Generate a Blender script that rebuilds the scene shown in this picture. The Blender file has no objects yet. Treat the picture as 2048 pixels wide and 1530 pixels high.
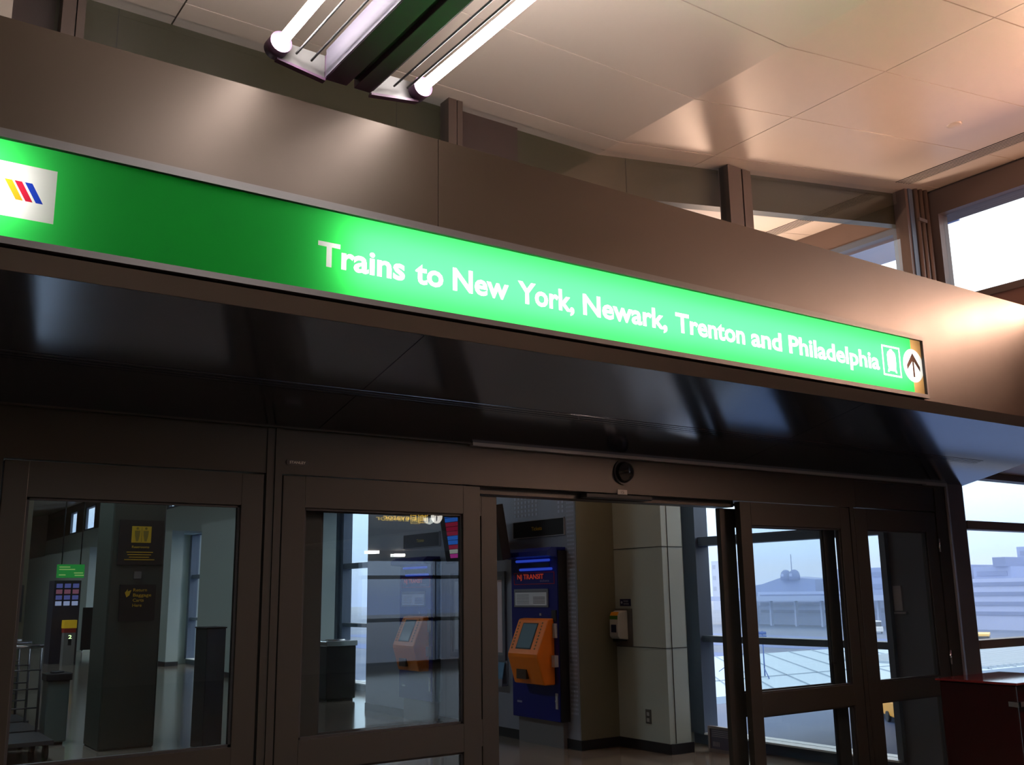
import bpy, bmesh, math, random
from mathutils import Vector, Matrix, geometry
random.seed(7)
C = bpy.context.scene.collection
PI = math.pi

# ------------------------------------------------------------------ camera, world, exposure
cam_d = bpy.data.cameras.new('camera')
cam = bpy.data.objects.new('camera', cam_d)
C.objects.link(cam)
cam_d.sensor_fit = 'HORIZONTAL'
cam_d.sensor_width = 36.0
cam_d.lens = 36.0 * 1984.75 / 2048.0
cam_d.clip_start, cam_d.clip_end = 0.05, 3000
YAW, PITCH, ROLL = 0.60991016, 0.20960429, -0.014414668
fw = Vector((math.sin(YAW)*math.cos(PITCH), math.cos(YAW)*math.cos(PITCH), math.sin(PITCH)))
rt = Vector((math.cos(YAW), -math.sin(YAW), 0.0))
up = rt.cross(fw)
rt2 = rt*math.cos(ROLL) + up*math.sin(ROLL)
up2 = -rt*math.sin(ROLL) + up*math.cos(ROLL)
M = Matrix((rt2, up2, -fw)).transposed().to_4x4()
M.translation = Vector((0, 0, 1.6))
cam.matrix_world = M
bpy.context.scene.camera = cam

sc = bpy.context.scene
sc.view_settings.view_transform = 'Standard'
sc.view_settings.look = 'None'
sc.view_settings.gamma = 1.0
sc.view_settings.use_curve_mapping = False
sc.view_settings.exposure = 0.0
sc.cycles.use_denoising = True
sc.cycles.max_bounces = 10
sc.cycles.diffuse_bounces = 4
sc.cycles.glossy_bounces = 5
sc.cycles.transmission_bounces = 6
sc.cycles.volume_bounces = 3
sc.cycles.transparent_max_bounces = 16
sc.cycles.sample_clamp_indirect = 6.0
sc.cycles.caustics_reflective = False
sc.cycles.caustics_refractive = False

W = bpy.data.worlds.new('overcast_sky'); sc.world = W; W.use_nodes = True
nt = W.node_tree; nt.nodes.clear()
wo = nt.nodes.new('ShaderNodeOutputWorld'); bg = nt.nodes.new('ShaderNodeBackground')
tc = nt.nodes.new('ShaderNodeTexCoord'); sp = nt.nodes.new('ShaderNodeSeparateXYZ')
rp = nt.nodes.new('ShaderNodeValToRGB')
nz = nt.nodes.new('ShaderNodeTexNoise'); nz.inputs['Scale'].default_value = 3.0; nz.inputs['Detail'].default_value = 4
mp = nt.nodes.new('ShaderNodeMapping'); mp.inputs['Scale'].default_value = (1, 1, 5)
ad = nt.nodes.new('ShaderNodeMath'); ad.operation = 'MULTIPLY_ADD'; ad.inputs[1].default_value = 0.06
rp.color_ramp.elements[0].position = 0.0; rp.color_ramp.elements[0].color = (0.28, 0.45, 1.0, 1)
rp.color_ramp.elements[1].position = 0.45; rp.color_ramp.elements[1].color = (1.0, 1.0, 1.0, 1)
e = rp.color_ramp.elements.new(0.035); e.color = (0.46, 0.66, 1.0, 1)
e = rp.color_ramp.elements.new(0.10); e.color = (0.70, 0.88, 1.0, 1)
e = rp.color_ramp.elements.new(0.20); e.color = (0.92, 0.97, 1.0, 1)
nt.links.new(tc.outputs['Generated'], sp.inputs[0]); nt.links.new(tc.outputs['Generated'], mp.inputs[0])
nt.links.new(mp.outputs[0], nz.inputs['Vector']); nt.links.new(nz.outputs['Fac'], ad.inputs[0])
sb = nt.nodes.new('ShaderNodeMath'); sb.operation = 'SUBTRACT'; sb.inputs[1].default_value = 0.03
nt.links.new(sp.outputs['Z'], sb.inputs[0]); nt.links.new(sb.outputs[0], ad.inputs[2])
nt.links.new(ad.outputs[0], rp.inputs['Fac']); nt.links.new(rp.outputs[0], bg.inputs['Color'])
bg.inputs['Strength'].default_value = 2.0
nt.links.new(bg.outputs[0], wo.inputs[0])

# ------------------------------------------------------------------ materials
MATS = {}
def mat(name, col, rough=0.5, metal=0.0, noise=0.0, nscale=8.0, bump=0.0, emit=None, estr=0.0, spec=0.5, stretch=None, aniso=0.0):
    if name in MATS: return MATS[name]
    m = bpy.data.materials.new(name); m.use_nodes = True; MATS[name] = m
    t = m.node_tree; b = t.nodes['Principled BSDF']
    b.inputs['Base Color'].default_value = (*col, 1); b.inputs['Roughness'].default_value = rough
    b.inputs['Metallic'].default_value = metal; b.inputs['Specular IOR Level'].default_value = spec
    if aniso: b.inputs['Anisotropic'].default_value = aniso
    if emit is not None:
        b.inputs['Emission Color'].default_value = (*emit, 1); b.inputs['Emission Strength'].default_value = estr
    if noise > 0 or bump > 0:
        co = t.nodes.new('ShaderNodeTexCoord'); mpn = t.nodes.new('ShaderNodeMapping')
        n = t.nodes.new('ShaderNodeTexNoise'); n.inputs['Scale'].default_value = nscale; n.inputs['Detail'].default_value = 5
        if stretch: mpn.inputs['Scale'].default_value = stretch
        t.links.new(co.outputs['Object'], mpn.inputs[0]); t.links.new(mpn.outputs[0], n.inputs['Vector'])
        if noise > 0:
            r = t.nodes.new('ShaderNodeMapRange'); r.inputs[3].default_value = max(0.02, rough-noise); r.inputs[4].default_value = rough+noise
            t.links.new(n.outputs['Fac'], r.inputs[0]); t.links.new(r.outputs[0], b.inputs['Roughness'])
            mx = t.nodes.new('ShaderNodeMix'); mx.data_type = 'RGBA'
            mx.inputs[6].default_value = (*[c*(1-noise*0.6) for c in col], 1); mx.inputs[7].default_value = (*[min(1, c*(1+noise*0.6)) for c in col], 1)
            t.links.new(n.outputs['Fac'], mx.inputs[0]); t.links.new(mx.outputs[2], b.inputs['Base Color'])
        if bump > 0:
            bu = t.nodes.new('ShaderNodeBump'); bu.inputs['Strength'].default_value = bump; bu.inputs['Distance'].default_value = 0.01
            t.links.new(n.outputs['Fac'], bu.inputs['Height']); t.links.new(bu.outputs[0], b.inputs['Normal'])
    return m
def emis(name, col, s):
    if name in MATS: return MATS[name]
    m = bpy.data.materials.new(name); m.use_nodes = True; MATS[name] = m
    t = m.node_tree; t.nodes.clear()
    o = t.nodes.new('ShaderNodeOutputMaterial'); e = t.nodes.new('ShaderNodeEmission')
    e.inputs[0].default_value = (*col, 1); e.inputs[1].default_value = s; t.links.new(e.outputs[0], o.inputs[0]); return m
def glass(name, tint, k=1.8):
    if name in MATS: return MATS[name]
    m = bpy.data.materials.new(name); m.use_nodes = True; MATS[name] = m
    t = m.node_tree; t.nodes.clear()
    o = t.nodes.new('ShaderNodeOutputMaterial'); mx = t.nodes.new('ShaderNodeMixShader')
    tr = t.nodes.new('ShaderNodeBsdfTransparent'); tr.inputs[0].default_value = (*tint, 1)
    gl = t.nodes.new('ShaderNodeBsdfGlossy'); gl.inputs['Roughness'].default_value = 0.0
    fr = t.nodes.new('ShaderNodeFresnel'); fr.inputs[0].default_value = 1.5
    mu = t.nodes.new('ShaderNodeMath'); mu.operation = 'MULTIPLY'; mu.inputs[1].default_value = k; mu.use_clamp = True
    ge = t.nodes.new('ShaderNodeNewGeometry'); fb = t.nodes.new('ShaderNodeMath'); fb.operation = 'SUBTRACT'; fb.inputs[0].default_value = 1.0
    m2 = t.nodes.new('ShaderNodeMath'); m2.operation = 'MULTIPLY'     # the back surface only lets light out
    t.links.new(ge.outputs['Backfacing'], fb.inputs[1]); t.links.new(fr.outputs[0], mu.inputs[0])
    t.links.new(mu.outputs[0], m2.inputs[0]); t.links.new(fb.outputs[0], m2.inputs[1]); t.links.new(m2.outputs[0], mx.inputs[0])
    t.links.new(tr.outputs[0], mx.inputs[1]); t.links.new(gl.outputs[0], mx.inputs[2]); t.links.new(mx.outputs[0], o.inputs[0])
    return m
def acrylic(name, col, gl=0.04):
    if name in MATS: return MATS[name]
    m = bpy.data.materials.new(name); m.use_nodes = True; MATS[name] = m
    t = m.node_tree; t.nodes.clear()
    o = t.nodes.new('ShaderNodeOutputMaterial'); mx = t.nodes.new('ShaderNodeMixShader'); mx.inputs[0].default_value = 0.06
    tr = t.nodes.new('ShaderNodeBsdfTranslucent'); tr.inputs[0].default_value = (*col, 1)
    d = t.nodes.new('ShaderNodeBsdfDiffuse'); d.inputs[0].default_value = (*col, 1)
    t.links.new(tr.outputs[0], mx.inputs[1]); t.links.new(d.outputs[0], mx.inputs[2]); t.links.new(mx.outputs[0], o.inputs[0])
    return m

m_ceil = mat('satin_ceiling_panel', (0.72, 0.63, 0.54), 0.34, 0.15, noise=0.04, nscale=1.2)
m_gap = mat('joint_black', (0.02, 0.018, 0.016), 0.8)  # black of the panel joints and the backing behind them
m_fascia = mat('satin_bronze_panel', (0.008, 0.0045, 0.0025), 0.42, 0.0, noise=0.10, nscale=1.6)
m_fascia.node_tree.nodes['Principled BSDF'].inputs['IOR'].default_value = 1.45
m_fascia.node_tree.nodes['Principled BSDF'].inputs['Specular Tint'].default_value = (0.80, 0.66, 0.55, 1)
m_soffit = mat('polished_dark_steel', (0.26, 0.31, 0.42), 0.15, 1.0, noise=0.03, nscale=1.0)
m_frame = mat('bronze_anodised_aluminium', (0.028, 0.025, 0.020), 0.42, 0.35, noise=0.02, nscale=3)
m_rubber = mat('black_gasket', (0.012, 0.012, 0.014), 0.6)
m_black = mat('matt_black', (0.015, 0.015, 0.018), 0.5)
m_winframe = mat('blue_grey_window_frame', (0.10, 0.13, 0.18), 0.4, 0.2)
m_upframe = mat('bronze_window_frame', (0.16, 0.115, 0.10), 0.4, 0.3)
m_wallw = mat('white_wall_panel', (0.46, 0.53, 0.49), 0.45, noise=0.02, nscale=2)
m_wallo = mat('olive_bulkhead', (0.050, 0.048, 0.024), 0.35, 0.3)
m_brown = mat('brown_bulkhead', (0.22, 0.10, 0.075), 0.45)
m_wall = mat('beige_wall', (0.34, 0.30, 0.26), 0.6)
m_piermetal = mat('fritted_grey_metal', (0.38, 0.41, 0.50), 0.38, 0.5, noise=0.03, nscale=4)
m_olive = mat('olive_column', (0.17, 0.17, 0.12), 0.4)
m_glass = glass('door_glass', (0.93, 0.96, 0.97), 1.9)
m_wglass = glass('window_glass', (0.97, 0.985, 1.0), 1.5)
m_tube = emis('fluorescent_tube', (1.0, 0.91, 0.88), 120.0)
m_boxtube = emis('sign_box_tube', (1.0, 0.97, 0.9), 25.0)
m_lampw = mat('white_powder_coat', (0.62, 0.61, 0.63), 0.35)
m_lampg = mat('grey_powder_coat', (0.07, 0.03, 0.07), 0.5)
m_chrome = mat('brushed_chrome', (0.6, 0.6, 0.62), 0.22, 1.0)
m_ink = mat('dark_ink', (0.02, 0.02, 0.03), 0.5)
m_white = mat('white_plastic', (0.55, 0.56, 0.55), 0.35)
m_yellow = mat('sign_yellow', (0.75, 0.52, 0.03), 0.4)
m_blue = mat('machine_blue', (0.010, 0.014, 0.20), 0.32)
m_orange = mat('machine_orange', (1.0, 0.25, 0.010), 0.38)
m_red = mat('glossy_red', (0.014, 0.0004, 0.0006), 0.16)

m_floor = bpy.data.materials.new('terrazzo_tile'); m_floor.use_nodes = True
t = m_floor.node_tree; b = t.nodes['Principled BSDF']
co = t.nodes.new('ShaderNodeTexCoord'); br = t.nodes.new('ShaderNodeTexBrick')
br.offset = 0.0; br.inputs['Scale'].default_value = 1.0; br.inputs['Brick Width'].default_value = 0.9; br.inputs['Row Height'].default_value = 0.9
br.inputs['Mortar Size'].default_value = 0.006
br.inputs['Color1'].default_value = (0.30, 0.25, 0.20, 1); br.inputs['Color2'].default_value = (0.27, 0.225, 0.18, 1); br.inputs['Mortar'].default_value = (0.12, 0.10, 0.09, 1)
n = t.nodes.new('ShaderNodeTexNoise'); n.inputs['Scale'].default_value = 90; mx = t.nodes.new('ShaderNodeMix'); mx.data_type = 'RGBA'; mx.blend_type = 'MULTIPLY'
mx.inputs[0].default_value = 0.5
t.links.new(co.outputs['Object'], br.inputs['Vector']); t.links.new(co.outputs['Object'], n.inputs['Vector'])
t.links.new(br.outputs['Color'], mx.inputs[6]); t.links.new(n.outputs['Color'], mx.inputs[7]); t.links.new(mx.outputs[2], b.inputs['Base Color'])
b.inputs['Roughness'].default_value = 0.14
MATS['terrazzo_tile'] = m_floor

# ------------------------------------------------------------------ mesh helpers
def NB(): return bmesh.new()
def bx(bm, x0, x1, y0, y1, z0, z1, mi=0):
    v = [bm.verts.new(p) for p in ((x0,y0,z0),(x1,y0,z0),(x1,y1,z0),(x0,y1,z0),(x0,y0,z1),(x1,y0,z1),(x1,y1,z1),(x0,y1,z1))]
    for f in ((0,3,2,1),(4,5,6,7),(0,1,5,4),(1,2,6,5),(2,3,7,6),(3,0,4,7)):
        bm.faces.new([v[i] for i in f]).material_index = mi
    return v
def prism(bm, pts, axis, a, b2, mi=0):
    """pts: 2-D outline; axis 'x','y','z' = extrusion direction from a to b2"""
    def mk(p, s):
        if axis == 'x': return (s, p[0], p[1])
        if axis == 'y': return (p[0], s, p[1])
        return (p[0], p[1], s)
    A = [bm.verts.new(mk(p, a)) for p in pts]; B = [bm.verts.new(mk(p, b2)) for p in pts]
    n = len(pts)
    bm.faces.new(A[::-1]).material_index = mi; bm.faces.new(B).material_index = mi
    for i in range(n):
        bm.faces.new((A[i], A[(i+1) % n], B[(i+1) % n], B[i])).material_index = mi
def tube(bm, p0, p1, r, seg=12, r2=None, mi=0):
    p0 = Vector(p0); p1 = Vector(p1); d = (p1-p0); L = d.length; d.normalize()
    q = d.to_track_quat('Z', 'Y').to_matrix(); r2 = r if r2 is None else r2
    A = []; B = []
    for i in range(seg):
        a = 2*PI*i/seg; o = q @ Vector((math.cos(a), math.sin(a), 0))
        A.append(bm.verts.new(p0+o*r)); B.append(bm.verts.new(p1+o*r2))
    bm.faces.new(A[::-1]).material_index = mi; bm.faces.new(B).material_index = mi
    for i in range(seg):
        f = bm.faces.new((A[i], A[(i+1) % seg], B[(i+1) % seg], B[i])); f.smooth = True; f.material_index = mi
def lathe(bm, prof, c, axis='z', seg=20, mi=0):
    """prof [(r,h)] about axis through c"""
    rings = []
    for r, h in prof:
        ring = []
        for i in range(seg):
            a = 2*PI*i/seg; u, w = r*math.cos(a), r*math.sin(a)
            p = (u, w, h) if axis == 'z' else ((u, h, w) if axis == 'y' else (h, u, w))
            ring.append(bm.verts.new(Vector(c)+Vector(p)))
        rings.append(ring)
    for k in range(len(rings)-1):
        for i in range(seg):
            f = bm.faces.new((rings[k][i], rings[k][(i+1) % seg], rings[k+1][(i+1) % seg], rings[k+1][i])); f.smooth = True; f.material_index = mi
    bm.faces.new(rings[0][::-1]).material_index = mi; bm.faces.new(rings[-1]).material_index = mi
def obj(name, bm, ms, parent=None, bevel=0.0):
    bmesh.ops.recalc_face_normals(bm, faces=bm.faces)
    me = bpy.data.meshes.new(name); bm.to_mesh(me); bm.free()
    for m in (ms if isinstance(ms, (list, tuple)) else [ms]): me.materials.append(m)
    o = bpy.data.objects.new(name, me); C.objects.link(o)
    if parent is not None:
        o.parent = parent
        pl = parent.location + (parent.parent.location if parent.parent else Vector())
        me.transform(Matrix.Translation(-pl))
    if bevel:
        bv = o.modifiers.new('bevel', 'BEVEL'); bv.width = bevel; bv.segments = 2; bv.limit_method = 'ANGLE'
    return o
def tag(o, label, cat, group=None):
    o['label'] = label; o['category'] = cat
    if group: o['group'] = group
    return o
def thing(name, label, cat, loc=(0,0,0), group=None):
    o = bpy.data.objects.new(name, None); C.objects.link(o); o.location = loc; o.empty_display_size = 0.1
    return tag(o, label, cat, group)
def struct(name, bm, m, parent=None, bevel=0.0):
    o = obj(name, bm, m, parent, bevel)
    if parent is None: o['kind'] = 'structure'
    return o
def sroot(name, loc=(0,0,0)):
    o = bpy.data.objects.new(name, None); C.objects.link(o); o.location = loc; o['kind'] = 'structure'; return o
def box(name, m, *a, parent=None, bevel=0.0):
    bm = NB(); bx(bm, *a); return obj(name, bm, m, parent, bevel)
def dup(root, off, label=None, **kw):
    r = root.copy(); C.objects.link(r); r.location = Vector(root.location)+Vector(off)
    if label: r['label'] = label
    for ch in list(root.children):
        c = ch.copy(); C.objects.link(c); c.parent = r
        for g in ch.children:
            d = g.copy(); C.objects.link(d); d.parent = c
    return r

# ---- lettering: 2-D glyph triangles from the built-in font
def glyphs(s, bold=0.0):
    cu = bpy.data.curves.new('tmp', 'FONT'); cu.body = s; cu.size = 1.0; cu.offset = bold; cu.resolution_u = 3
    o = bpy.data.objects.new('tmp', cu); C.objects.link(o)
    dg = bpy.context.evaluated_depsgraph_get(); dg.update()
    me = o.evaluated_get(dg).to_mesh()
    vs = [(v.co.x, v.co.y) for v in me.vertices]; fs = [tuple(p.vertices) for p in me.polygons]
    o.evaluated_get(dg).to_mesh_clear()
    bpy.data.objects.remove(o); bpy.data.curves.remove(cu)
    return vs, fs
CAP = {}
def word(s, x0, x1, base, cap, bold=0.0):
    if bold not in CAP:
        v, _ = glyphs('H', bold); CAP[bold] = (min(p[1] for p in v), max(p[1] for p in v))
    lo, hi = CAP[bold]
    vs, fs = glyphs(s, bold)
    a = min(p[0] for p in vs); b2 = max(p[0] for p in vs)
    sx = (x1-x0)/(b2-a) if x1 is not None else cap/(hi-lo)
    return [(x0+(p[0]-a)*sx, base+(p[1]-lo)*cap/(hi-lo)) for p in vs], fs
def put2d(bm, vs, fs, fn, mi=0):
    V = [bm.verts.new(fn(u, w)) for u, w in vs]
    for f in fs:
        try: bm.faces.new([V[i] for i in f]).material_index = mi
        except ValueError: pass
def disc2d(cx, cy, rx, ry=None, n=28):
    ry = ry or rx
    return [(cx+rx*math.cos(2*PI*i/n), cy+ry*math.sin(2*PI*i/n)) for i in range(n)], [tuple(range(n))]

# ================================================================== SETTING
YD = 4.80
# floor
bm = NB(); bx(bm, -4.2, 8.30, 4.95, 46.2, -0.3, 0.0); bx(bm, -4.2, 14.2, -10.6, 4.95, -0.3, 0.0); struct('floor', bm, m_floor)

# ceiling: level part, fold at X 4.2, then rising to the right wall; separate panels with open joints
def zc(x): return 4.59 if x <= 4.2 else 4.59 + (x-4.2)*0.1447
bm = NB()
ys = [-10.5, -7.5, -4.5, -1.7, -0.32, 0.4, 1.12, 1.84, 2.555, 3.26, 3.98, 4.695, 5.41, 6.13, 6.85, 7.6, 10.5, 15, 20, 25, 30, 38, 46]
xsL = [-4.1, -1.6, 1.267, 4.2]; xsR = [4.2, 5.125, 8.05]
g = 0.004
for xs in (xsL, xsR):
    for i in range(len(xs)-1):
        for j in range(len(ys)-1):
            xa, xb, ya, yb = xs[i]+(g if xs[i] not in (4.2,) else 0), xs[i+1]-(g if xs[i+1] != 4.2 else 0), ys[j]+g, ys[j+1]-g
            V = [bm.verts.new((x, y, zc(x)+h)) for h in (0, 0.02) for x, y in ((xa,ya),(xb,ya),(xb,yb),(xa,yb))]
            for f in ((0,3,2,1),(4,5,6,7),(0,1,5,4),(1,2,6,5),(2,3,7,6),(3,0,4,7)): bm.faces.new([V[k] for k in f])
for xa, xb in ((-4.1, 4.2), (4.2, 8.05)):
    V = [bm.verts.new((x, y, zc(x)+h)) for h in (0.025, 0.2) for x, y in ((xa,-10.5),(xb,-10.5),(xb,46),(xa,46))]
    for f in ((0,3,2,1),(4,5,6,7),(0,1,5,4),(1,2,6,5),(2,3,7,6),(3,0,4,7)): bm.faces.new([V[k] for k in f]).material_index = 1
struct('ceiling', bm, [m_ceil, m_gap])

bm = NB(); bx(bm, -4.4, -4.1, -10.6, 46.2, 0, 4.9); struct('wall_left', bm, m_wall)
bm = NB(); bx(bm, -4.1, 8.3, 46.0, 46.3, 0, 5.4); struct('wall_far', bm, m_wall)
# back wall with a glazed part in the low bay
bm = NB(); bx(bm, -4.1, 8.05, -10.8, -10.5, 0, 5.4); bx(bm, 8.05, 14.2, -10.8, -10.5, 2.42, 2.9); bx(bm, 8.05, 14.2, -10.8, -10.5, 0, 0.1)
bx(bm, 8.05, 9.9, -10.8, -10.5, 0.1, 2.42)
struct('wall_back', bm, m_wall)
# right wall above the bay and along the lobby (openings between)
bm = NB()
XR = 8.05
bx(bm, XR, XR+0.3, -10.8, 4.80, 2.62, 4.08)         # bulkhead under the high window
struct('wall_right', bm, m_brown)
bm = NB()
bx(bm, XR, XR+0.3, 5.05, 46, 3.25, 4.05)           # spandrel band in the lobby
bx(bm, XR, XR+0.3, 5.05, 5.57, 0, 3.25, 1)
for a, b2, rc_ in ((7.72, 14.2, 0.44), (16.3, 22.9, 1.0), (25.2, 31.5, 0.9), (34.1, 46, 0.9)):
    bx(bm, 7.27, 7.56, a, b2, 0, 3.25); bx(bm, 7.56, XR+0.3, a+rc_, b2, 0, 3.25)
    bx(bm, 7.56, XR, a, a+rc_, 3.2, 3.25)
struct('wall_lobby', bm, [m_wallw, mat('dark_grey_panel', (0.07, 0.075, 0.095), 0.35)])
bm = NB(); bx(bm, XR, XR+0.3, -10.8, 46, 4.92, 5.5); struct('wall_top', bm, m_upframe)
# white cladding joints + baseboard on the near return wall
bm = NB()
for a, b2 in ((7.70, 14.21), (16.29, 22.9), (25.19, 31.5)):
    bx(bm, 7.255, 7.30, a-0.005, b2, 0, 0.10); bx(bm, 7.255, 7.57, a-0.012, a, 0, 0.10)
struct('baseboard_lobby', bm, m_black)
bm = NB()
for z in (1.03, 2.06): bx(bm, 7.266, 7.271, 7.72, 8.5, z-0.003, z+0.003); bx(bm, 7.266, 7.271, 13.4, 14.2, z-0.003, z+0.003)
for z in (1.03, 2.06): bx(bm, 7.27, 7.56, 7.714, 7.721, z-0.003, z+0.003)
bx(bm, 7.348, 7.352, 7.714, 7.721, 0.1, 3.25)
struct('trim_1', bm, m_gap)

# bay to the right of the doors: window wall parallel to the doors, low ceiling
bm = NB(); bx(bm, XR, 14.2, -10.6, 4.95, 2.59, 2.62); struct('ceiling_bay', bm, mat('pink_soffit_paint', (0.62, 0.46, 0.42), 0.4))
bm = NB(); bx(bm, 14.2, 14.4, -10.6, 4.95, 0, 2.9); struct('wall_bay', bm, m_wall)

def window(name, rects, bars, panes, m, gm=None, inset=0.03):
    """rects/bars: list of boxes; panes: list of boxes"""
    r = sroot(name, (0,0,0))
    bm = NB()
    for q in rects: bx(bm, *q)
    obj('window_frame', bm, m, r)
    if bars:
        bm = NB()
        for q in bars: bx(bm, *q)
        obj('transom', bm, m, r)
    for q in panes: box('pane', gm or m_wglass, *q, parent=r)
    return r
# window_1: bay window beside the door frame
window('window_1', [(8.04, 14.2, 4.78, 4.90, 0, 0.12), (8.04, 14.2, 4.78, 4.90, 2.53, 2.59), (10.9, 11.0, 4.78, 4.90, 0.12, 2.53)],
       [(8.04, 14.2, 4.77, 4.90, 2.083, 2.155), (8.04, 14.2, 4.77, 4.90, 1.095, 1.165)],
       [(8.04, 14.2, 4.835, 4.845, 0.12, 2.53)], m_upframe)
# window_2: high window over the bay
window('window_2', [(8.02, 8.16, -10.5, 4.86, 4.90, 5.12), (8.02, 8.16, -10.5, 4.86, 4.04, 4.10), (8.02, 8.16, 4.72, 4.86, 4.1, 4.9),
                    (8.02, 8.16, 1.2, 1.3, 4.1, 4.9), (8.02, 8.16, -3.0, -2.9, 4.1, 4.9), (8.02, 8.16, -7.0, -6.9, 4.1, 4.9)], [],
       [(8.09, 8.10, -10.5, 4.72, 4.1, 4.9)], m_upframe)
# window_3..: lobby windows on the right wall
def lobbywin(k, a, b2, mull):
    fr = [(8.04, 8.18, a, b2, 0, 0.11), (8.04, 8.18, a, b2, 3.19, 3.25), (7.98, 8.18, b2-0.22, b2-0.10, 0.11, 3.19), (8.0, 8.18, b2-0.10, b2, 0.11, 3.19), (8.0, 8.18, a, a+0.06, 0.11, 3.19)]
    for y in mull: fr.append((8.0, 8.18, y-0.04, y+0.04, 0.11, 3.19))
    w_ = window('window_%d' % k, fr, [(8.02, 8.18, a, b2, 2.085, 2.18), (8.02, 8.18, a, b2, 1.06, 1.125)], [(8.11, 8.12, a, b2, 0.11, 3.19)], m_winframe)
    box('window_sill', mat('sill_white', (0.85, 0.88, 0.9), 0.4), 7.96, 8.10, a+0.02, b2-0.23, 0.111, 0.128, parent=w_)
    box('window_sill', mat('sill_white', (0.85, 0.88, 0.9), 0.4), 8.121, 8.24, a+0.02, b2-0.23, 0.111, 0.128, parent=w_)
lobbywin(3, 5.57, 8.16, [])
lobbywin(4, 14.2, 17.3, [16.98])
lobbywin(5, 22.9, 26.1, [])
lobbywin(6, 31.5, 35.0, [33.0])
k = 7
for a, b2 in ((5.2, 7.9), (8.6, 11.6), (12.4, 15.4), (16, 19), (20, 23), (27.0, 28.3), (29.8, 31.0), (35.0, 36.2), (37.4, 38.7), (40.3, 41.3)):
    window('window_%d' % k, [(8.04, 8.12, a-0.1, a, 4.05, 4.92), (8.04, 8.12, b2, b2+0.1, 4.05, 4.92), (8.04, 8.12, a, b2, 4.05, 4.10), (8.04, 8.12, a, b2, 4.86, 4.92)], [],
           [(8.10, 8.11, a, b2, 4.1, 4.86)], m_winframe); k += 1
bm = NB()
pr = 4.95
for a, b2 in ((5.2, 7.9), (8.6, 11.6), (12.4, 15.4), (16, 19), (20, 23), (27.0, 28.3), (29.8, 31.0), (35.0, 36.2), (37.4, 38.7), (40.3, 41.3)):
    if a-0.1 > pr: bx(bm, XR, XR+0.08, pr, a-0.1, 4.05, 4.92)
    pr = b2+0.1
bx(bm, XR, XR+0.08, pr, 46, 4.05, 4.92)
struct('wall_piers', bm, m_wallo)
# bay back window (behind the camera, seen in the door glass)
bw = [(9.9, 14.2, -10.62, -10.5, 0.1, 0.16), (9.9, 14.2, -10.62, -10.5, 2.36, 2.42)]
for x in (9.9, 11.9, 14.1): bw.append((x, x+0.08, -10.62, -10.5, 0.16, 2.36))
window('window_%d' % k, bw, [(9.9, 14.2, -10.64, -10.5, 1.96, 2.04), (9.9, 14.2, -10.64, -10.5, 1.02, 1.10)], [(9.9, 14.2, -10.57, -10.56, 0.16, 2.36)], m_winframe)

# ---- fascia (stainless band carrying the sign), soffit and header
YF = 3.63
bm = NB()
xs = [-1.9, 2.145, 8.05]
for i in range(2):
    a, b2 = xs[i]+0.0015, xs[i+1]-0.0015
    bx(bm, a, b2, YF, YF+0.03, 3.20, 3.635)
    if b2 > 5.775: bx(bm, max(a, 5.775), b2, YF, YF+0.03, 2.775, 3.20)
bx(bm, -1.9, 8.05, YF+0.03, 4.62, 3.60, 3.635)                 # top
bx(bm, -1.9, 8.05, 3.80, 3.84, 2.80, 3.60)
prism(bm, [(YF-0.03, 2.772), (YF, 2.775), (YF+0.03, 2.775), (3.69, 2.712), (3.655, 2.712)], 'x', -1.9, 8.05, 1)   # turned-under lip
struct('trim_3', bm, [m_fascia, mat('lip_bronze', (0.10, 0.085, 0.075), 0.4, 0.6)])
# soffit slopes down to the door header
bm = NB()
def zs(y): return 2.712 + (y-3.66)*(2.452-2.712)/(4.78-3.66)
for a, b2 in ((-1.9, 2.095), (2.099, 5.2), (5.204, 8.05)):
    prism(bm, [(3.66, zs(3.66)), (4.26, zs(4.26)), (4.26, zs(4.26)+0.03), (3.66, zs(3.66)+0.03)], 'x', a, b2)
    prism(bm, [(4.335, zs(4.335)), (4.80, zs(4.80)), (4.80, zs(4.80)+0.03), (4.335, zs(4.335)+0.03)], 'x', a, b2)
prism(bm, [(4.26, zs(4.26)), (4.335, zs(4.335)), (4.335, zs(4.335)+0.03), (4.26, zs(4.26)+0.03)], 'x', 7.5, 8.05)
struct('trim_4', bm, m_soffit)
ls = thing('slot_diffuser', 'long black triple slot air diffuser in the dark soffit over the doors', 'air vent', (0, 4.3, zs(4.3)))
bm = NB()
for y in (4.274, 4.2975, 4.321): prism(bm, [(y-0.0085, zs(y-0.0085)-0.001), (y+0.0085, zs(y+0.0085)-0.001), (y+0.0085, zs(y)+0.02), (y-0.0085, zs(y)+0.02)], 'x', -1.88, 7.5)
obj('slat', bm, m_soffit, ls)
box('backing', m_rubber, -1.88, 7.5, 4.262, 4.33, zs(4.3)+0.035, zs(4.3)+0.05, parent=ls)

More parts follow.
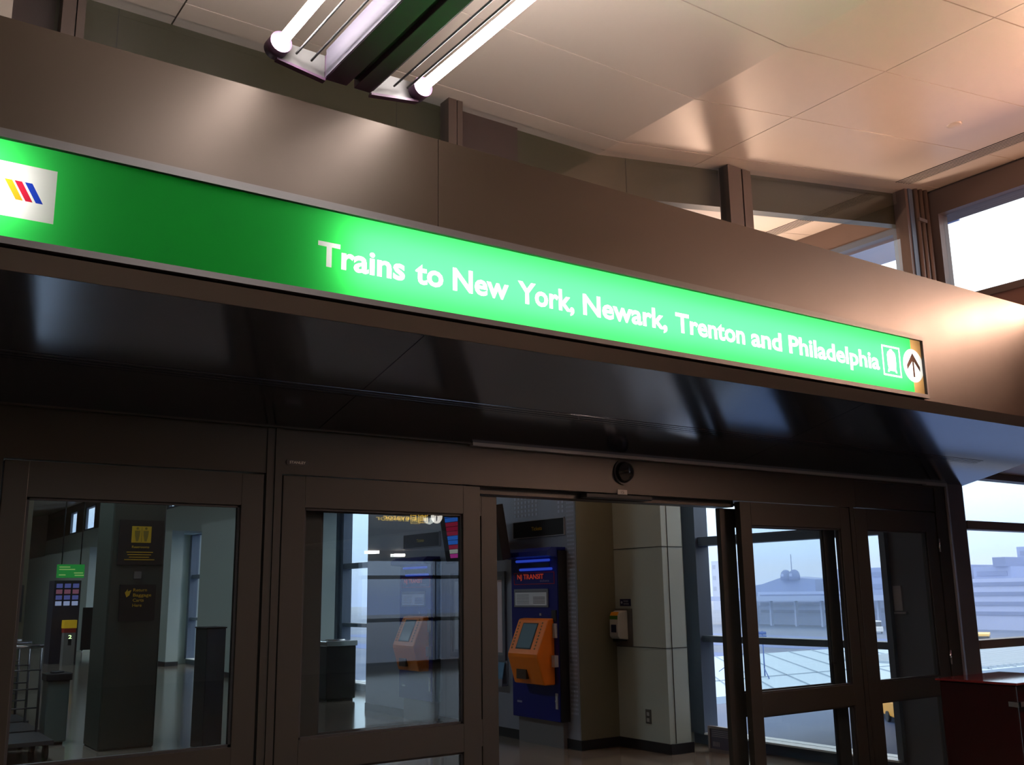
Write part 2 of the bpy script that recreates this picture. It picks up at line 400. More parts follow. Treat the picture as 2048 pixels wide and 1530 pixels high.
# ---- door wall
def frame_leaf(root, x0, x1, y0, y1, zt, gl, gr, gt=2.047, z1=0.912, z2=0.768, zb=0.10, st='stile', m=None, pane=True):
    """stiles, rails and panes of a leaf; gl/gr = inner glass x; two lights"""
    m = m or m_frame
    for a, b2 in ((x0, gl), (gr, x1)): box('stile', m, a, b2, y0, y1, 0.005, zt, parent=root, bevel=0.003)
    box('top_rail', m, gl, gr, y0, y1, gt, zt, parent=root)
    box('mid_rail', m, gl, gr, y0, y1, z2, z1, parent=root)
    box('bottom_rail', m, gl, gr, y0, y1, 0.005, zb, parent=root)
    bm = NB()
    for a, b2 in ((z1, gt), (zb, z2)):
        s = 0.012; yb0, yb1 = y0+0.012, y1-0.012
        bx(bm, gl, gl+s, yb0, yb1, a, b2); bx(bm, gr-s, gr, yb0, yb1, a, b2); bx(bm, gl, gr, yb0, yb1, a, a+s); bx(bm, gl, gr, yb0, yb1, b2-s, b2)
    obj('glazing_bead', bm, m_rubber, root)
    if pane:
        yc = (y0+y1)/2
        box('pane', m_glass, gl+0.005, gr-0.005, yc-0.004, yc+0.004, z1+0.002, gt-0.002, parent=root)
        box('pane', m_glass, gl+0.005, gr-0.005, yc-0.004, yc+0.004, zb+0.002, z2-0.002, parent=root)
# header
bm = NB()
bx(bm, -1.9, 6.575, 4.80, 5.02, 2.213, 2.455)
bx(bm, 6.585, 7.64, 4.806, 5.0, 2.216, 2.42); bx(bm, 6.575, 7.78, 4.80, 5.02, 2.42, 2.455); bx(bm, 7.64, 7.78, 4.80, 5.02, 2.213, 2.42)
bx(bm, -1.9, 8.05, 5.0, 5.05, 2.2, 3.6)
struct('trim_5', bm, m_frame)
# pale closure angle along the header top
bm = NB(); bx(bm, 3.05, 7.48, 4.765, 4.80, 2.437, 2.462); bx(bm, 7.48, 7.78, 4.765, 4.80, 2.43, 2.50); struct('trim_6', bm, mat('pale_angle', (0.26, 0.27, 0.29), 0.4, 0.3))
bm = NB(); bx(bm, -1.9, 3.05, 4.772, 4.80, 2.445, 2.457); struct('trim_7', bm, m_frame)
# posts between leaves and the jamb at the right end
bm = NB()
bx(bm, 1.835, 1.875, 4.794, 4.95, 0, 2.455); bx(bm, 1.877, 1.915, 4.788, 4.95, 0, 2.455)
bx(bm, 6.495, 6.54, 4.80, 4.95, 0, 2.213); bx(bm, 0.50, 0.64, 4.80, 4.95, 0, 2.213)
bx(bm, 7.625, 7.78, 4.795, 4.95, 0, 2.213)
struct('trim_8', bm, m_frame)
bm = NB(); bx(bm, 7.785, 8.04, 4.775, 5.05, 0, 2.50); struct('trim_9', bm, mat('jamb_bronze', (0.12, 0.11, 0.12), 0.3, 0.5), bevel=0.02)
bm = NB(); bx(bm, -4.1, 0.50, 4.80, 5.0, 0, 4.4); bx(bm, -4.1, -1.9, 3.63, 4.80, 0, 4.4); struct('wall_front', bm, m_wall)

d1 = sroot('door_1'); frame_leaf(d1, 0.645, 1.825, 4.80, 4.85, 2.205, 0.747, 1.712)
d2 = sroot('door_2'); frame_leaf(d2, 1.926, 3.119, 4.80, 4.85, 2.207, 2.048, 3.003)
d3 = sroot('door_3'); frame_leaf(d3, 2.09, 3.30, 4.90, 4.94, 2.165, 2.19, 3.19)
d4 = sroot('door_4'); frame_leaf(d4, 5.178, 6.42, 4.90, 4.94, 2.165, 5.325, 6.29)
d5 = sroot('door_5'); frame_leaf(d5, 5.277, 6.484, 4.80, 4.85, 2.207, 5.388, 6.370)
d6 = sroot('door_6'); frame_leaf(d6, 6.548, 7.615, 4.80, 4.85, 2.207, 6.697, 7.475)
for z in (1.94, 1.05):
    bm = NB(); tube(bm, (7.62, 4.79, z-0.055), (7.62, 4.79, z+0.055), 0.009); obj('hinge', bm, m_chrome, d6)
# operator track under the header
bm = NB(); bx(bm, 3.119, 5.277, 4.86, 4.99, 2.172, 2.213); struct('trim_10', bm, m_frame)

# small things on the header
cd = thing('dome_camera', 'black dome camera on the door header above the open doorway', 'camera', (4.21, 4.80, 2.366))
bm = NB(); lathe(bm, [(0.0001, -0.075), (0.03, -0.070), (0.055, -0.05), (0.068, -0.02), (0.07, 0.0)], (4.21, 4.80, 2.35), axis='y'); obj('dome', bm, mat('dome_gloss', (0.01, 0.01, 0.012), 0.08), cd)
bm = NB(); lathe(bm, [(0.08, -0.012), (0.08, 0.0)], (4.21, 4.80, 2.35), axis='y'); obj('base_plate', bm, m_black, cd)
st = thing('door_sticker', 'small white sticker under the dome camera on the header edge', 'sticker', (4.198, 4.80, 2.222))
box('paper', mat('sticker_white', (0.42, 0.42, 0.42), 0.5), 4.158, 4.238, 4.796, 4.80, 2.207, 2.238, parent=st)
bm = NB(); put2d(bm, *word('15', 4.185, 4.21, 2.215, 0.016), lambda u, w: (u, 4.7955, w)); obj('lettering', bm, m_ink, st)
se = thing('motion_sensor', 'long black motion sensor bar on the underside of the door header', 'sensor', (4.17, 4.84, 2.19))
box('housing', m_rubber, 3.90, 4.45, 4.79, 4.86, 2.178, 2.206, parent=se, bevel=0.006)
sp_ = thing('maker_plate', 'black oval maker plate reading STANLEY on the header left of the sliding doors', 'plate', (2.0, 4.80, 2.275))
bm = NB()
pts = []
for cx, a0 in ((2.047, -90), (1.951, 90)):
    for i in range(9): a = math.radians(a0+i*22.5); pts.append((cx+0.014*math.cos(a), 2.275+0.014*math.sin(a)))
prism(bm, pts, 'y', 4.795, 4.80); obj('plate', bm, m_black, sp_)
bm = NB(); put2d(bm, *word('STANLEY', 1.955, 2.043, 2.2685, 0.013, 0.02), lambda u, w: (u, 4.7945, w)); obj('lettering', bm, mat('plate_silver', (0.45, 0.45, 0.42), 0.4), sp_)

# ---- clerestory above the fascia
bm = NB()
def mullion(bm, a, b2, s=0.05):
    bx(bm, a, a+(b2-a)*0.58, 4.80, 4.90, 3.63, zc(a)); bx(bm, a+(b2-a)*0.58, a+(b2-a)*0.64, 4.83, 4.90, 3.63, zc(a), 1); bx(bm, a+(b2-a)*0.64, b2, 4.80, 4.90, 3.63, zc(a))
for a, b2 in ((0.715, 0.82), (2.91, 3.01), (5.375, 5.625)): mullion(bm, a, b2)
struct('trim_11', bm, [mat('clerestory_bronze', (0.06, 0.042, 0.034), 0.45, 0.1), m_rubber])
bm = NB()
bx(bm, -4.1, 4.2, 4.93, 5.03, 4.29, 4.60)
for a, b2 in ((4.2, 8.05),): 
    V = [bm.verts.new((x, y, z)) for y in (4.93, 5.03) for x, z in ((a, 4.29), (b2, 4.85), (b2, 5.16), (a, 4.60))]
    for f in ((0,1,2,3),(7,6,5,4),(0,4,5,1),(1,5,6,2),(2,6,7,3),(3,7,4,0)): bm.faces.new([V[q] for q in f])
struct('trim_12', bm, m_wallo)
bm = NB()
for x in (4.46, 2.62, 1.0): bx(bm, x-0.002, x+0.002, 4.928, 4.931, 4.29, zc(x))
struct('trim_13', bm, m_gap)
bm = NB(); bx(bm, 3.01, 3.50, 4.905, 4.925, 3.63, 4.59); bx(bm, 0.0, 0.70, 4.905, 4.925, 3.63, 4.59); struct('trim_14', bm, mat('dark_brown_panel', (0.035, 0.018, 0.014), 0.5))
cg = sroot('window_0')
for a, b2 in ((-4.1, 0.715), (0.82, 2.91), (3.01, 5.375), (5.625, 7.7)):
    bm = NB(); V = [bm.verts.new((x, y, z)) for y in (4.845, 4.855) for x, z in ((a, 3.63), (b2, 3.63), (b2, zc(b2)), (4.2 if a < 4.2 < b2 else (a+b2)/2, 4.59 if a < 4.2 < b2 else zc((a+b2)/2)), (a, zc(a)))]
    for f in ((0,1,2,3,4),(9,8,7,6,5),(0,5,6,1),(1,6,7,2),(2,7,8,3),(3,8,9,4),(4,9,5,0)): bm.faces.new([V[q] for q in f])
    obj('pane', bm, m_wglass, cg)
# corner post with pipes
bm = NB(); bx(bm, 7.66, 7.76, 4.80, 4.92, 3.63, 5.11); bx(bm, 7.76, 8.05, 4.84, 4.95, 3.63, 5.12); struct('trim_15', bm, m_upframe)
bm = NB(); bx(bm, 7.70, 7.76, 4.79, 4.81, 3.63, 5.1); struct('trim_16', bm, m_winframe)
for i, (x, lab) in enumerate(((7.80, 'left'), (7.875, 'middle'), (7.955, 'right'))):
    bm = NB(); tube(bm, (x, 4.79, 3.635), (x, 4.79, zc(x)-0.002), 0.024); 
    tag(obj('conduit_pipe', bm, mat('pipe_bronze', (0.15, 0.105, 0.085), 0.4, 0.3)), {'left': 'bronze vertical pipe nearest the clerestory glass in the window corner', 'middle': 'middle one of three bronze pipes in the window corner', 'right': 'bronze vertical pipe nearest the bright high window in the corner'}[lab], 'pipe', 'vertical pipes in the clerestory corner')
bm = NB(); bx(bm, 7.78, 7.90, 4.757, 4.815, 4.80, 4.83); tag(obj('pipe_clamp', bm, mat('pipe_bronze', (0.15, 0.105, 0.085), 0.4, 0.3)), 'small bronze clamp strapping two pipes in the window corner', 'clamp')

# ceiling air grilles along the high window
def grille(y0, y1, label):
    r = thing('ceiling_grille', label, 'air vent', (7.48, (y0+y1)/2, zc(7.48)), 'linear grilles in the sloped ceiling')
    def P(x, y, h): return (x, y, zc(x)+h)
    def slab(bm, xa, xb, ha, hb):
        V = [bm.verts.new(P(x, y, h)) for h in (ha, hb) for x, y in ((xa,y0),(xb,y0),(xb,y1),(xa,y1))]
        for f in ((0,3,2,1),(4,5,6,7),(0,1,5,4),(1,2,6,5),(2,3,7,6),(3,0,4,7)): bm.faces.new([V[q] for q in f])
    bm = NB(); slab(bm, 7.375, 7.60, -0.003, -0.001); obj('backing', bm, m_rubber, r)
    bm = NB()
    for i in range(6): slab(bm, 7.388+i*0.037, 7.402+i*0.037, -0.005, -0.003)
    obj('slat', bm, m_ceil, r)
grille(-1.5, 4.70, 'long linear air grille in the sloped ceiling beside the high window')
grille(5.75, 6.6, 'short linear air grille in the lobby ceiling seen through the clerestory glass')
sk = NB(); lathe(sk, [(0.055, 0.0), (0.055, -0.006), (0.04, -0.012), (0.001, -0.012)], (6.56, 3.66, zc(6.56)+0.001)); tag(obj('sprinkler_cover', sk, m_ceil), 'small round flush cover in the sloped ceiling left of the air grille', 'sprinkler')

# ================================================================== HANGING LIGHT
def linear_light(loc, label):
    x0, y0, z0 = loc                         # far end centre
    L = 2.5
    r = thing('pendant_light', label, 'ceiling light', (x0, y0-L/2, z0-0.075), None)
    k = 1.1
    def X(a): return x0+a*k
    def Z(a): return z0+a*k
    for s, a, b2 in ((-1, -0.105, -0.012), (1, 0.018, 0.09)):
        bm = NB(); bx(bm, X(a), X(b2), y0-L, y0, Z(-0.07), Z(+0.03)); obj('housing', bm, [m_lampg], r, bevel=0.003)
    bm = NB(); bx(bm, X(-0.0125), X(0.0185), y0-L, y0-0.03, Z(-0.045), Z(+0.03)); obj('wire_channel', bm, m_rubber, r)
    bm = NB()
    for a, b2, c in ((-0.108, -0.105, -1), (0.09, 0.093, 1)): bx(bm, X(a), X(b2), y0-L+0.02, y0-0.02, Z(-0.068), Z(+0.045))
    prism(bm, [(X(-0.105), Z(+0.03)), (X(0.09), Z(+0.03)), (X(0.05), Z(+0.06)), (X(-0.065), Z(+0.06))], 'y', y0-L, y0)
    obj('reflector', bm, mat('lavender_grey', (0.07, 0.065, 0.085), 0.5), r)
    for ye in (y0, y0-L):
        s = -1 if ye == y0 else 1
        for sg in (-1, 1):
            bm = NB(); cap_ = NB()
            xt = X(0.30*sg); inn = X(-0.105) if sg < 0 else X(0.09)
            # tapered end arm, its upturned rim and the round lamp holder
            ya, yb = sorted((ye, ye-s*0.012))
            prism(bm, [(xt, Z(-0.040)), (inn, Z(-0.070)), (inn, Z(0.030)), (xt, Z(0.035))], 'y', ya, yb)
            ya, yb = sorted((ye+s*0.012, ye-s*0.018))
            prism(cap_, [(xt, Z(-0.050)), (inn, Z(-0.080)), (inn, Z(-0.070)), (xt, Z(-0.040))], 'y', ya, yb)
            hb_ = NB(); tube(hb_, (xt, ye-s*0.02, z0), (xt, ye+s*0.055, z0), 0.046, 20); obj('lamp_holder', hb_, m_lampg, r)
            obj('end_arm', bm, mat('arm_grey', (0.10, 0.10, 0.10), 0.5), r); obj('end_cap', cap_, m_lampg, r)
    for sg in (-1, 1):
        xt = X(0.30*sg)
        bm = NB(); tube(bm, (xt, y0-L+0.05, z0), (xt, y0-0.045, z0), 0.022, 16); obj('lamp_tube', bm, m_tube, r)
        for q, zz in ((0.235, -0.02), (0.175, -0.03)):
            bm = NB(); tube(bm, (X(q*sg), y0-L+0.05, Z(zz)), (X(q*sg), y0-0.04, Z(zz)), 0.005, 8); obj('guard_rod', bm, m_rubber, r)
    for yy in (y0-0.5, y0-L+0.5):
        bm = NB(); tube(bm, (X(0), yy, Z(+0.05)), (X(0), yy, 4.59), 0.012, 10); lathe(bm, [(0.05, Z(+0.06)), (0.05, Z(+0.075))], (X(0), yy, 0)); lathe(bm, [(0.07, 4.575), (0.07, 4.592)], (X(0), yy, 0)); obj('hanger_stem', bm, m_lampw, r)
    return r
linear_light((1.667, 3.564, 3.80), 'suspended twin-tube fluorescent light glowing white in front of the steel band')

# ================================================================== GREEN SIGN (light box)
sg = thing('backlit_sign', 'long green backlit sign reading Trains to New York, Newark, Trenton and Philadelphia', 'sign', (2.0, 3.70, 2.78))
SX0, SX1, SZ0, SZ1 = -1.85, 5.765, 2.783, 3.195
bm = NB()
bx(bm, SX0, SX1, 3.585, 3.61, 3.162, SZ1); bx(bm, SX0, SX1, 3.585, 3.61, SZ0, 2.808); bx(bm, 5.748, SX1, 3.585, 3.61, 2.808, 3.162)
obj('frame', bm, mat('sign_frame_bronze', (0.022, 0.018, 0.018), 0.5, 0.0), sg)
bm = NB()
bx(bm, SX0, SX1, 3.612, 3.79, 3.175, 3.195); bx(bm, SX0, SX1, 3.612, 3.79, 2.785, 2.80); bx(bm, 5.752, 5.765, 3.612, 3.79, 2.80, 3.175); bx(bm, SX0, SX1, 3.785, 3.795, 2.80, 3.175)
obj('light_box', bm, mat('box_white', (0.08, 0.08, 0.08), 0.6), sg)
bm = NB()
for z in (2.93, 3.05):
    tube(bm, (-1.8, 3.71, z), (0.42, 3.71, z), 0.013, 10); tube(bm, (1.70, 3.71, z), (5.66, 3.71, z), 0.013, 10)
obj('lamp_tube', bm, m_boxtube, sg)
# face: one constrained triangulation, split by what is printed where
shapes = []   # (verts, faces, material)
def addw(s, a, b2, base=2.920, cap=0.106, bold=0.025): v, f = word(s, a, b2, base, cap, bold); shapes.append((v, f, 1))
for s, a, b2 in (('Trains', 1.562, 1.965), ('to', 2.017, 2.157), ('New', 2.207, 2.508), ('York,', 2.561, 2.892), ('Newark,', 2.947, 3.504), ('Trenton', 3.566, 4.087), ('and', 4.138, 4.391), ('Philadelphia', 4.453, 5.295)):
    addw(s, a, b2)
shapes.append(([(0.13, 2.888), (0.568, 2.888), (0.568, 3.085), (0.13, 3.085)], [(0, 1, 2, 3)], 1))
for j, (a, c) in enumerate(((0.403, 3), (0.434, 4), (0.467, 5))):
    shapes.append(([(a, 3.022), (a+0.024, 3.022), (a+0.063, 2.953), (a+0.040, 2.953)], [(0, 1, 2, 3)], c))
shapes.append(([(5.640, 2.80), (5.752, 2.80), (5.752, 3.17), (5.640, 3.17)], [(0, 1, 2, 3)], 2))
# train pictogram frame and front
fx0, fx1, fz0, fz1, w_ = 5.330, 5.517, 2.893, 3.088, 0.011
for a, b2, c, d in ((fx0, fx1, fz0, fz0+w_), (fx0, fx1, fz1-w_, fz1), (fx0, fx0+w_*1.1, fz0+w_, fz1-w_), (fx1-w_*1.1, fx1, fz0+w_, fz1-w_)):
    shapes.append(([(a, c), (b2, c), (b2, d), (a, d)], [(0, 1, 2, 3)], 1))
xc = 5.424
tr = [(xc-0.038, 2.945), (xc-0.050, 2.918), (xc-0.034, 2.918), (xc-0.028, 2.928), (xc+0.028, 2.928), (xc+0.034, 2.918), (xc+0.050, 2.918), (xc+0.038, 2.945), (xc+0.044, 2.965), (xc+0.044, 3.030), (xc+0.036, 3.048), (xc+0.018, 3.058), (xc+0.010, 3.068), (xc-0.010, 3.068), (xc-0.018, 3.058), (xc-0.036, 3.048), (xc-0.044, 3.030), (xc-0.044, 2.965)]
shapes.append((tr, [tuple(range(len(tr)))], 1))
dv, df = disc2d(5.652, 2.989, 0.108, 0.109, 36)
shapes.append((dv, df, 1))
ax, az = 5.652, 2.989
for q in ([(ax-0.009, az-0.075), (ax+0.009, az-0.075), (ax+0.009, az+0.05), (ax-0.009, az+0.05)],
          [(ax, az+0.084), (ax+0.070, az-0.002), (ax+0.070, az-0.034), (ax, az+0.036)], [(ax, az+0.084), (ax, az+0.036), (ax-0.070, az-0.034), (ax-0.070, az-0.002)]):
    shapes.append((q, [(0, 1, 2, 3)], 6))
for zz in (3.040,):
    for s in (-1, 1): shapes.append(([(xc+s*0.010, zz), (xc+s*0.022, zz), (xc+s*0.022, zz+0.006), (xc+s*0.010, zz+0.006)], [(0, 1, 2, 3)], 7))
V2, F2, FM = [Vector((SX0, 2.80)), Vector((5.752, 2.80)), Vector((5.752, 3.17)), Vector((SX0, 3.17))], [(0, 1, 2, 3)], [0]
def area2(v, q): return sum(v[q[i]][0]*v[q[(i+1) % len(q)]][1]-v[q[(i+1) % len(q)]][0]*v[q[i]][1] for i in range(len(q)))
for v, f, m_ in shapes:
    o_ = len(V2); V2 += [Vector(p) for p in v]
    for q in f:
        a_ = area2(v, q)
        if abs(a_) < 1e-10: continue
        F2.append(tuple(i+o_ for i in (q if a_ > 0 else q[::-1]))); FM.append(m_)
cv, ce, cf, ov, oe, of = geometry.delaunay_2d_cdt(V2, [], F2, 0, 1e-6, True)
PRI = {0: 0, 2: 1, 1: 2, 3: 3, 4: 3, 5: 3, 6: 3, 7: 3}
bmP, bmL = NB(), NB()
def addtri(bm, f, mi, y, store):
    vv = []
    for i in f:
        if i not in store: store[i] = bm.verts.new((cv[i][0], y, cv[i][1]))
        vv.append(store[i])
    try: bm.faces.new(vv).material_index = mi
    except ValueError: pass
sP, sL = {}, {}
for f, o_ in zip(cf, of):
    m_ = max((FM[q] for q in o_), key=lambda k_: PRI[k_]) if o_ else 0
    if m_ == 0: addtri(bmP, f, 0, 3.605, sP)
    elif m_ == 2: addtri(bmP, f, 1, 3.605, sP)
    else: addtri(bmL, f, {1: 0, 3: 1, 4: 2, 5: 3, 6: 4, 7: 5}[m_], 3.605, sL)
obj('green_face', bmP, [acrylic('green_acrylic', (0.05, 0.80, 0.13)), acrylic('tan_acrylic', (0.62, 0.33, 0.12))], sg)
obj('lettering', bmL, [acrylic('white_acrylic', (0.9, 0.9, 0.88)), acrylic('stripe_amber', (0.85, 0.40, 0.02)), acrylic('stripe_red', (0.60, 0.02, 0.05)), acrylic('stripe_blue', (0.02, 0.06, 0.55)), acrylic('arrow_brown', (0.07, 0.03, 0.02)), acrylic('icon_window', (0.5, 0.75, 0.5))], sg)

# ================================================================== LOBBY: machine wall
XP = 6.75
pier = NB(); bx(pier, XP, 7.27, 8.50, 13.45, 0, 3.25, 0); bx(pier, XP-0.004, XP, 8.51, 8.66, 0.1, 3.25, 1); struct('wall_machines', pier, [m_piermetal, m_piermetal])
bm = NB(); bx(bm, XP, 7.27, 8.49, 8.50, 0, 3.25); struct('trim_17', bm, m_olive)
bm = NB(); bx(bm, XP-0.01, 7.27, 8.48, 8.50, 0, 0.10); bx(bm, XP-0.012, XP, 8.49, 13.45, 0, 0.10); struct('baseboard_machines', bm, m_black)
# dotted frit strip beside the machine
bm = NB()
for i in range(5):
    for j in range(60):
        y = 8.53+i*0.025; z = 0.35+j*0.045
        bx(bm, XP-0.006, XP-0.004, y, y+0.012, z, z+0.02)
for i in range(14):
    for j in range(9):
        if i > 6 or i < 2: bx(bm, XP-0.006, XP-0.004, 8.70+i*0.07, 8.73+i*0.07, 2.47+j*0.05, 2.50+j*0.05)
struct('trim_18', bm, mat('frit_dots', (0.55, 0.62, 0.75), 0.5))

tm = thing('ticket_machine', 'blue rail ticket machine with orange console, in the open doorway left of the dispenser', 'ticket machine', (6.70, 9.12, 0), 'ticket machines along the lobby wall')
xf = 6.63
m_silver = mat('silver_plastic', (0.50, 0.52, 0.56), 0.35)
bm = NB(); bx(bm, xf+0.01, XP, 8.672, 8.69, 0.27, 2.05); obj('side_panel', bm, m_black, tm)
bm = NB(); bx(bm, xf, XP, 8.69, 9.56, 0.27, 2.07); obj('body', bm, m_blue, tm, bevel=0.006)
bm = NB(); prism(bm, [(6.50, 2.0), (6.50, 2.05), (6.56, 2.09), (XP, 2.09), (XP, 1.98), (xf, 1.98)], 'y', 8.69, 9.58); obj('canopy', bm, m_blue, tm)
bm = NB(); bx(bm, 6.69, XP, 8.72, 9.53, 0, 0.27); obj('plinth', bm, mat('plinth_grey', (0.28, 0.27, 0.28), 0.4, 0.4), tm)
for z, l0, l1 in ((1.955, 8.80, 9.42), (1.86, 8.76, 9.35)):
    bm = NB(); tube(bm, (xf-0.022, l0, z), (xf-0.022, l1, z), 0.014, 12); obj('status_light', bm, emis('blue_led', (0.05, 0.12, 1.0), 0.35), tm)
bm = NB(); bx(bm, xf-0.008, xf, 8.82, 9.40, 1.885, 1.93); obj('light_recess', bm, m_rubber, tm)
bm = NB()
for q in ((8.74, 9.50, 1.822, 1.828), (8.74, 9.50, 1.698, 1.704), (8.74, 8.746, 1.704, 1.822), (9.494, 9.50, 1.704, 1.822)): bx(bm, xf-0.004, xf, *q)
hb = obj('name_panel', bm, mat('panel_red_line', (0.6, 0.02, 0.03), 0.4), tm)
bm = NB(); put2d(bm, *word('NJ TRANSIT', 0, 0.50, 1.755, 0.055, 0.025), lambda u, w: (xf-0.006, 9.43-u, w)); obj('lettering', bm, mat('text_red', (0.9, 0.08, 0.03), 0.4, emit=(1, 0.1, 0.03), estr=0.12), tm)
bm = NB(); put2d(bm, *word('tickets', 0, 0.17, 1.722, 0.026, 0.0), lambda u, w: (xf-0.006, 9.00-u, w)); obj('small_lettering', bm, mat('text_lilac', (0.35, 0.33, 0.55), 0.4), tm)
bm = NB(); bx(bm, xf-0.012, xf, 8.85, 9.49, 1.45, 1.648); ip = obj('info_panel', bm, mat('panel_frame_silver', (0.30, 0.32, 0.36), 0.3, 0.5), tm)
bm = NB(); bx(bm, xf-0.014, xf-0.012, 8.875, 9.465, 1.47, 1.61); obj('paper', bm, mat('panel_paper', (0.78, 0.82, 0.88), 0.6), ip)
bm = NB(); bx(bm, xf-0.014, xf-0.012, 8.875, 9.465, 1.613, 1.63)
for j in range(8): bx(bm, xf-0.0145, xf-0.014, 9.20, 9.44, 1.485+j*0.014, 1.489+j*0.014)
for j in range(5): bx(bm, xf-0.0145, xf-0.014, 8.90, 9.12, 1.49+j*0.016, 1.498+j*0.016)
obj('print', bm, mat('print_grey', (0.22, 0.23, 0.27), 0.6), ip)
bm = NB()
prof = [(xf, 1.335), (xf-0.075, 1.325), (xf-0.085, 1.31), (xf-0.235, 0.965), (xf-0.235, 0.93), (xf-0.15, 0.655), (xf-0.14, 0.645), (xf, 0.645)]
prism(bm, prof, 'y', 8.76, 9.31); con = obj('console', bm, m_orange, tm, bevel=0.012)
def onc(t_, u, lift):   # point on the slanted console face
    a = Vector((xf-0.085, 0, 1.31)); b3 = Vector((xf-0.235, 0, 0.965)); d = b3-a; n_ = Vector((-0.345, 0, 0.150)).normalized()
    p = a + d*t_ + n_*lift; return (p.x, u, p.z)
def cquad(bm, t0, t1, u0, u1, l0=0.0, l1=0.004):
    V = [bm.verts.new(onc(t_, u, l)) for l in (l0, l1) for t_, u in ((t0,u0),(t1,u0),(t1,u1),(t0,u1))]
    for f in ((0,3,2,1),(4,5,6,7),(0,1,5,4),(1,2,6,5),(2,3,7,6),(3,0,4,7)): bm.faces.new([V[q] for q in f])
bm = NB(); cquad(bm, 0.08, 0.86, 8.91, 9.19, 0, 0.003); scn = obj('screen_bezel', bm, m_rubber, con)
bm = NB(); cquad(bm, 0.11, 0.83, 8.925, 9.175, 0.003, 0.006); obj('screen', bm, mat('dim_screen', (0.06, 0.09, 0.12), 0.12, emit=(0.25, 0.42, 0.5), estr=0.05), con)
bm = NB()
for i in range(9): cquad(bm, 0.05+i*0.095, 0.10+i*0.095, 8.83, 8.85, 0, 0.003)
obj('braille_strip', bm, mat('strip_olive', (0.30, 0.15, 0.03), 0.6), con); bm = NB()
for i in range(9): cquad(bm, 0.05+i*0.095, 0.10+i*0.095, 9.25, 9.27, 0, 0.003)
obj('braille_strip', bm, mat('strip_olive', (0.30, 0.15, 0.03), 0.6), con)
bm = NB(); V = [(xf-0.19, 9.20, 0.79), (xf-0.19, 9.02, 0.79), (xf-0.165, 9.02, 0.70), (xf-0.165, 9.20, 0.70)]
bx(bm, xf-0.205, xf-0.17, 9.01, 9.19, 0.70, 0.80); obj('ticket_tray', bm, mat('tray_brown', (0.08, 0.045, 0.03), 0.4), con)
bm = NB(); bx(bm, xf-0.03, xf, 8.71, 8.755+0.0, 1.13, 1.28); obj('card_reader', bm, m_silver, tm)
bm = NB(); bx(bm, xf-0.014, xf, 8.712, 8.79, 1.30, 1.42); obj('coin_slot', bm, m_black, tm)
bm = NB(); bx(bm, xf-0.05, xf, 8.70, 8.757, 0.83, 0.95); obj('receipt_slot', bm, m_silver, tm)
bm = NB(); bx(bm, xf-0.01, xf, 8.72, 8.755, 0.40, 0.56); tube(bm, (xf-0.02, 8.737, 0.48), (xf, 8.737, 0.48), 0.012); obj('lock_plate', bm, m_silver, tm)
bm = NB(); bx(bm, xf-0.012, xf, 8.99, 9.01, 1.36, 1.385); obj('button', bm, m_silver, tm)
bm = NB(); bx(bm, xf-0.003, xf, 9.38, 9.47, 0.42, 0.44); obj('number_label', bm, mat('label_grey', (0.3, 0.32, 0.5), 0.5), tm)
dup(tm, (0, 2.67, 0), 'blue rail ticket machine with orange console, seen through the fixed glass beside the open doorway')

def tickets(dy, label):
    r = thing('wall_sign', label, 'sign', (XP-0.01, 9.17+dy, 2.32), 'black signs over the ticket machines')
    bm = NB()
    for q in ((8.68, 9.66, 2.41, 2.418), (8.68, 9.66, 2.222, 2.230), (8.68, 8.688, 2.23, 2.41), (9.652, 9.66, 2.23, 2.41)): bx(bm, XP-0.02, XP, q[0]+dy, q[1]+dy, q[2], q[3])
    obj('frame', bm, mat('sign_edge', (0.35, 0.37, 0.42), 0.4), r)
    bm = NB(); bx(bm, XP-0.016, XP, 8.688+dy, 9.652+dy, 2.23, 2.41); obj('panel', bm, m_rubber, r)
    bm = NB(); put2d(bm, *word('Tickets', 0, 0.20, 2.30, 0.042, 0.01), lambda u, w: (XP-0.0175, 9.29+dy-u, w)); obj('lettering', bm, m_yellow, r)
tickets(0, 'black sign reading Tickets above the machine in the open doorway')
tickets(2.67, 'black sign reading Tickets seen through the fixed glass beside the doorway')

# poster board, leaflet rack and monitor between the machines
pb = thing('poster_board', 'grey framed notice board with white and pink timetable sheets between the ticket machines', 'notice board', (XP, 10.45, 1.3))
bm = NB()
for q in ((9.84, 11.06, 1.80, 1.86), (9.84, 11.06, 0.84, 0.90), (9.84, 9.885, 0.90, 1.80), (11.0, 11.06, 0.90, 1.80)): bx(bm, XP-0.028, XP, *q)
obj('frame', bm, mat('board_frame', (0.22, 0.24, 0.29), 0.35, 0.4), pb)
bm = NB(); bx(bm, XP-0.02, XP, 9.885, 11.0, 0.90, 1.80); obj('backing', bm, mat('board_grey', (0.30, 0.32, 0.36), 0.5), pb)
for a, b2, c in ((9.90, 10.36, (0.80, 0.68, 0.72)), (10.42, 10.95, (0.55, 0.60, 0.66))):
    box('sheet', mat('sheet_%d' % int(a*10), c, 0.6), XP-0.025, XP-0.02, a, b2, 0.93, 1.76, parent=pb)
bm = NB()
for j, (z, h) in enumerate(((1.70, 0.03), (1.66, 0.012), (1.63, 0.008), (1.34, 0.025), (1.30, 0.01), (1.02, 0.01))): bx(bm, XP-0.027, XP-0.025, 10.02, 10.33, z, z+h)
obj('print', bm, m_ink, pb)
bm = NB(); bx(bm, XP-0.027, XP-0.025, 10.0, 10.1, 1.22, 1.30); bx(bm, XP-0.027, XP-0.025, 10.02, 10.12, 1.10, 1.13); obj('red_print', bm, mat('print_red', (0.55, 0.05, 0.10), 0.5), pb)
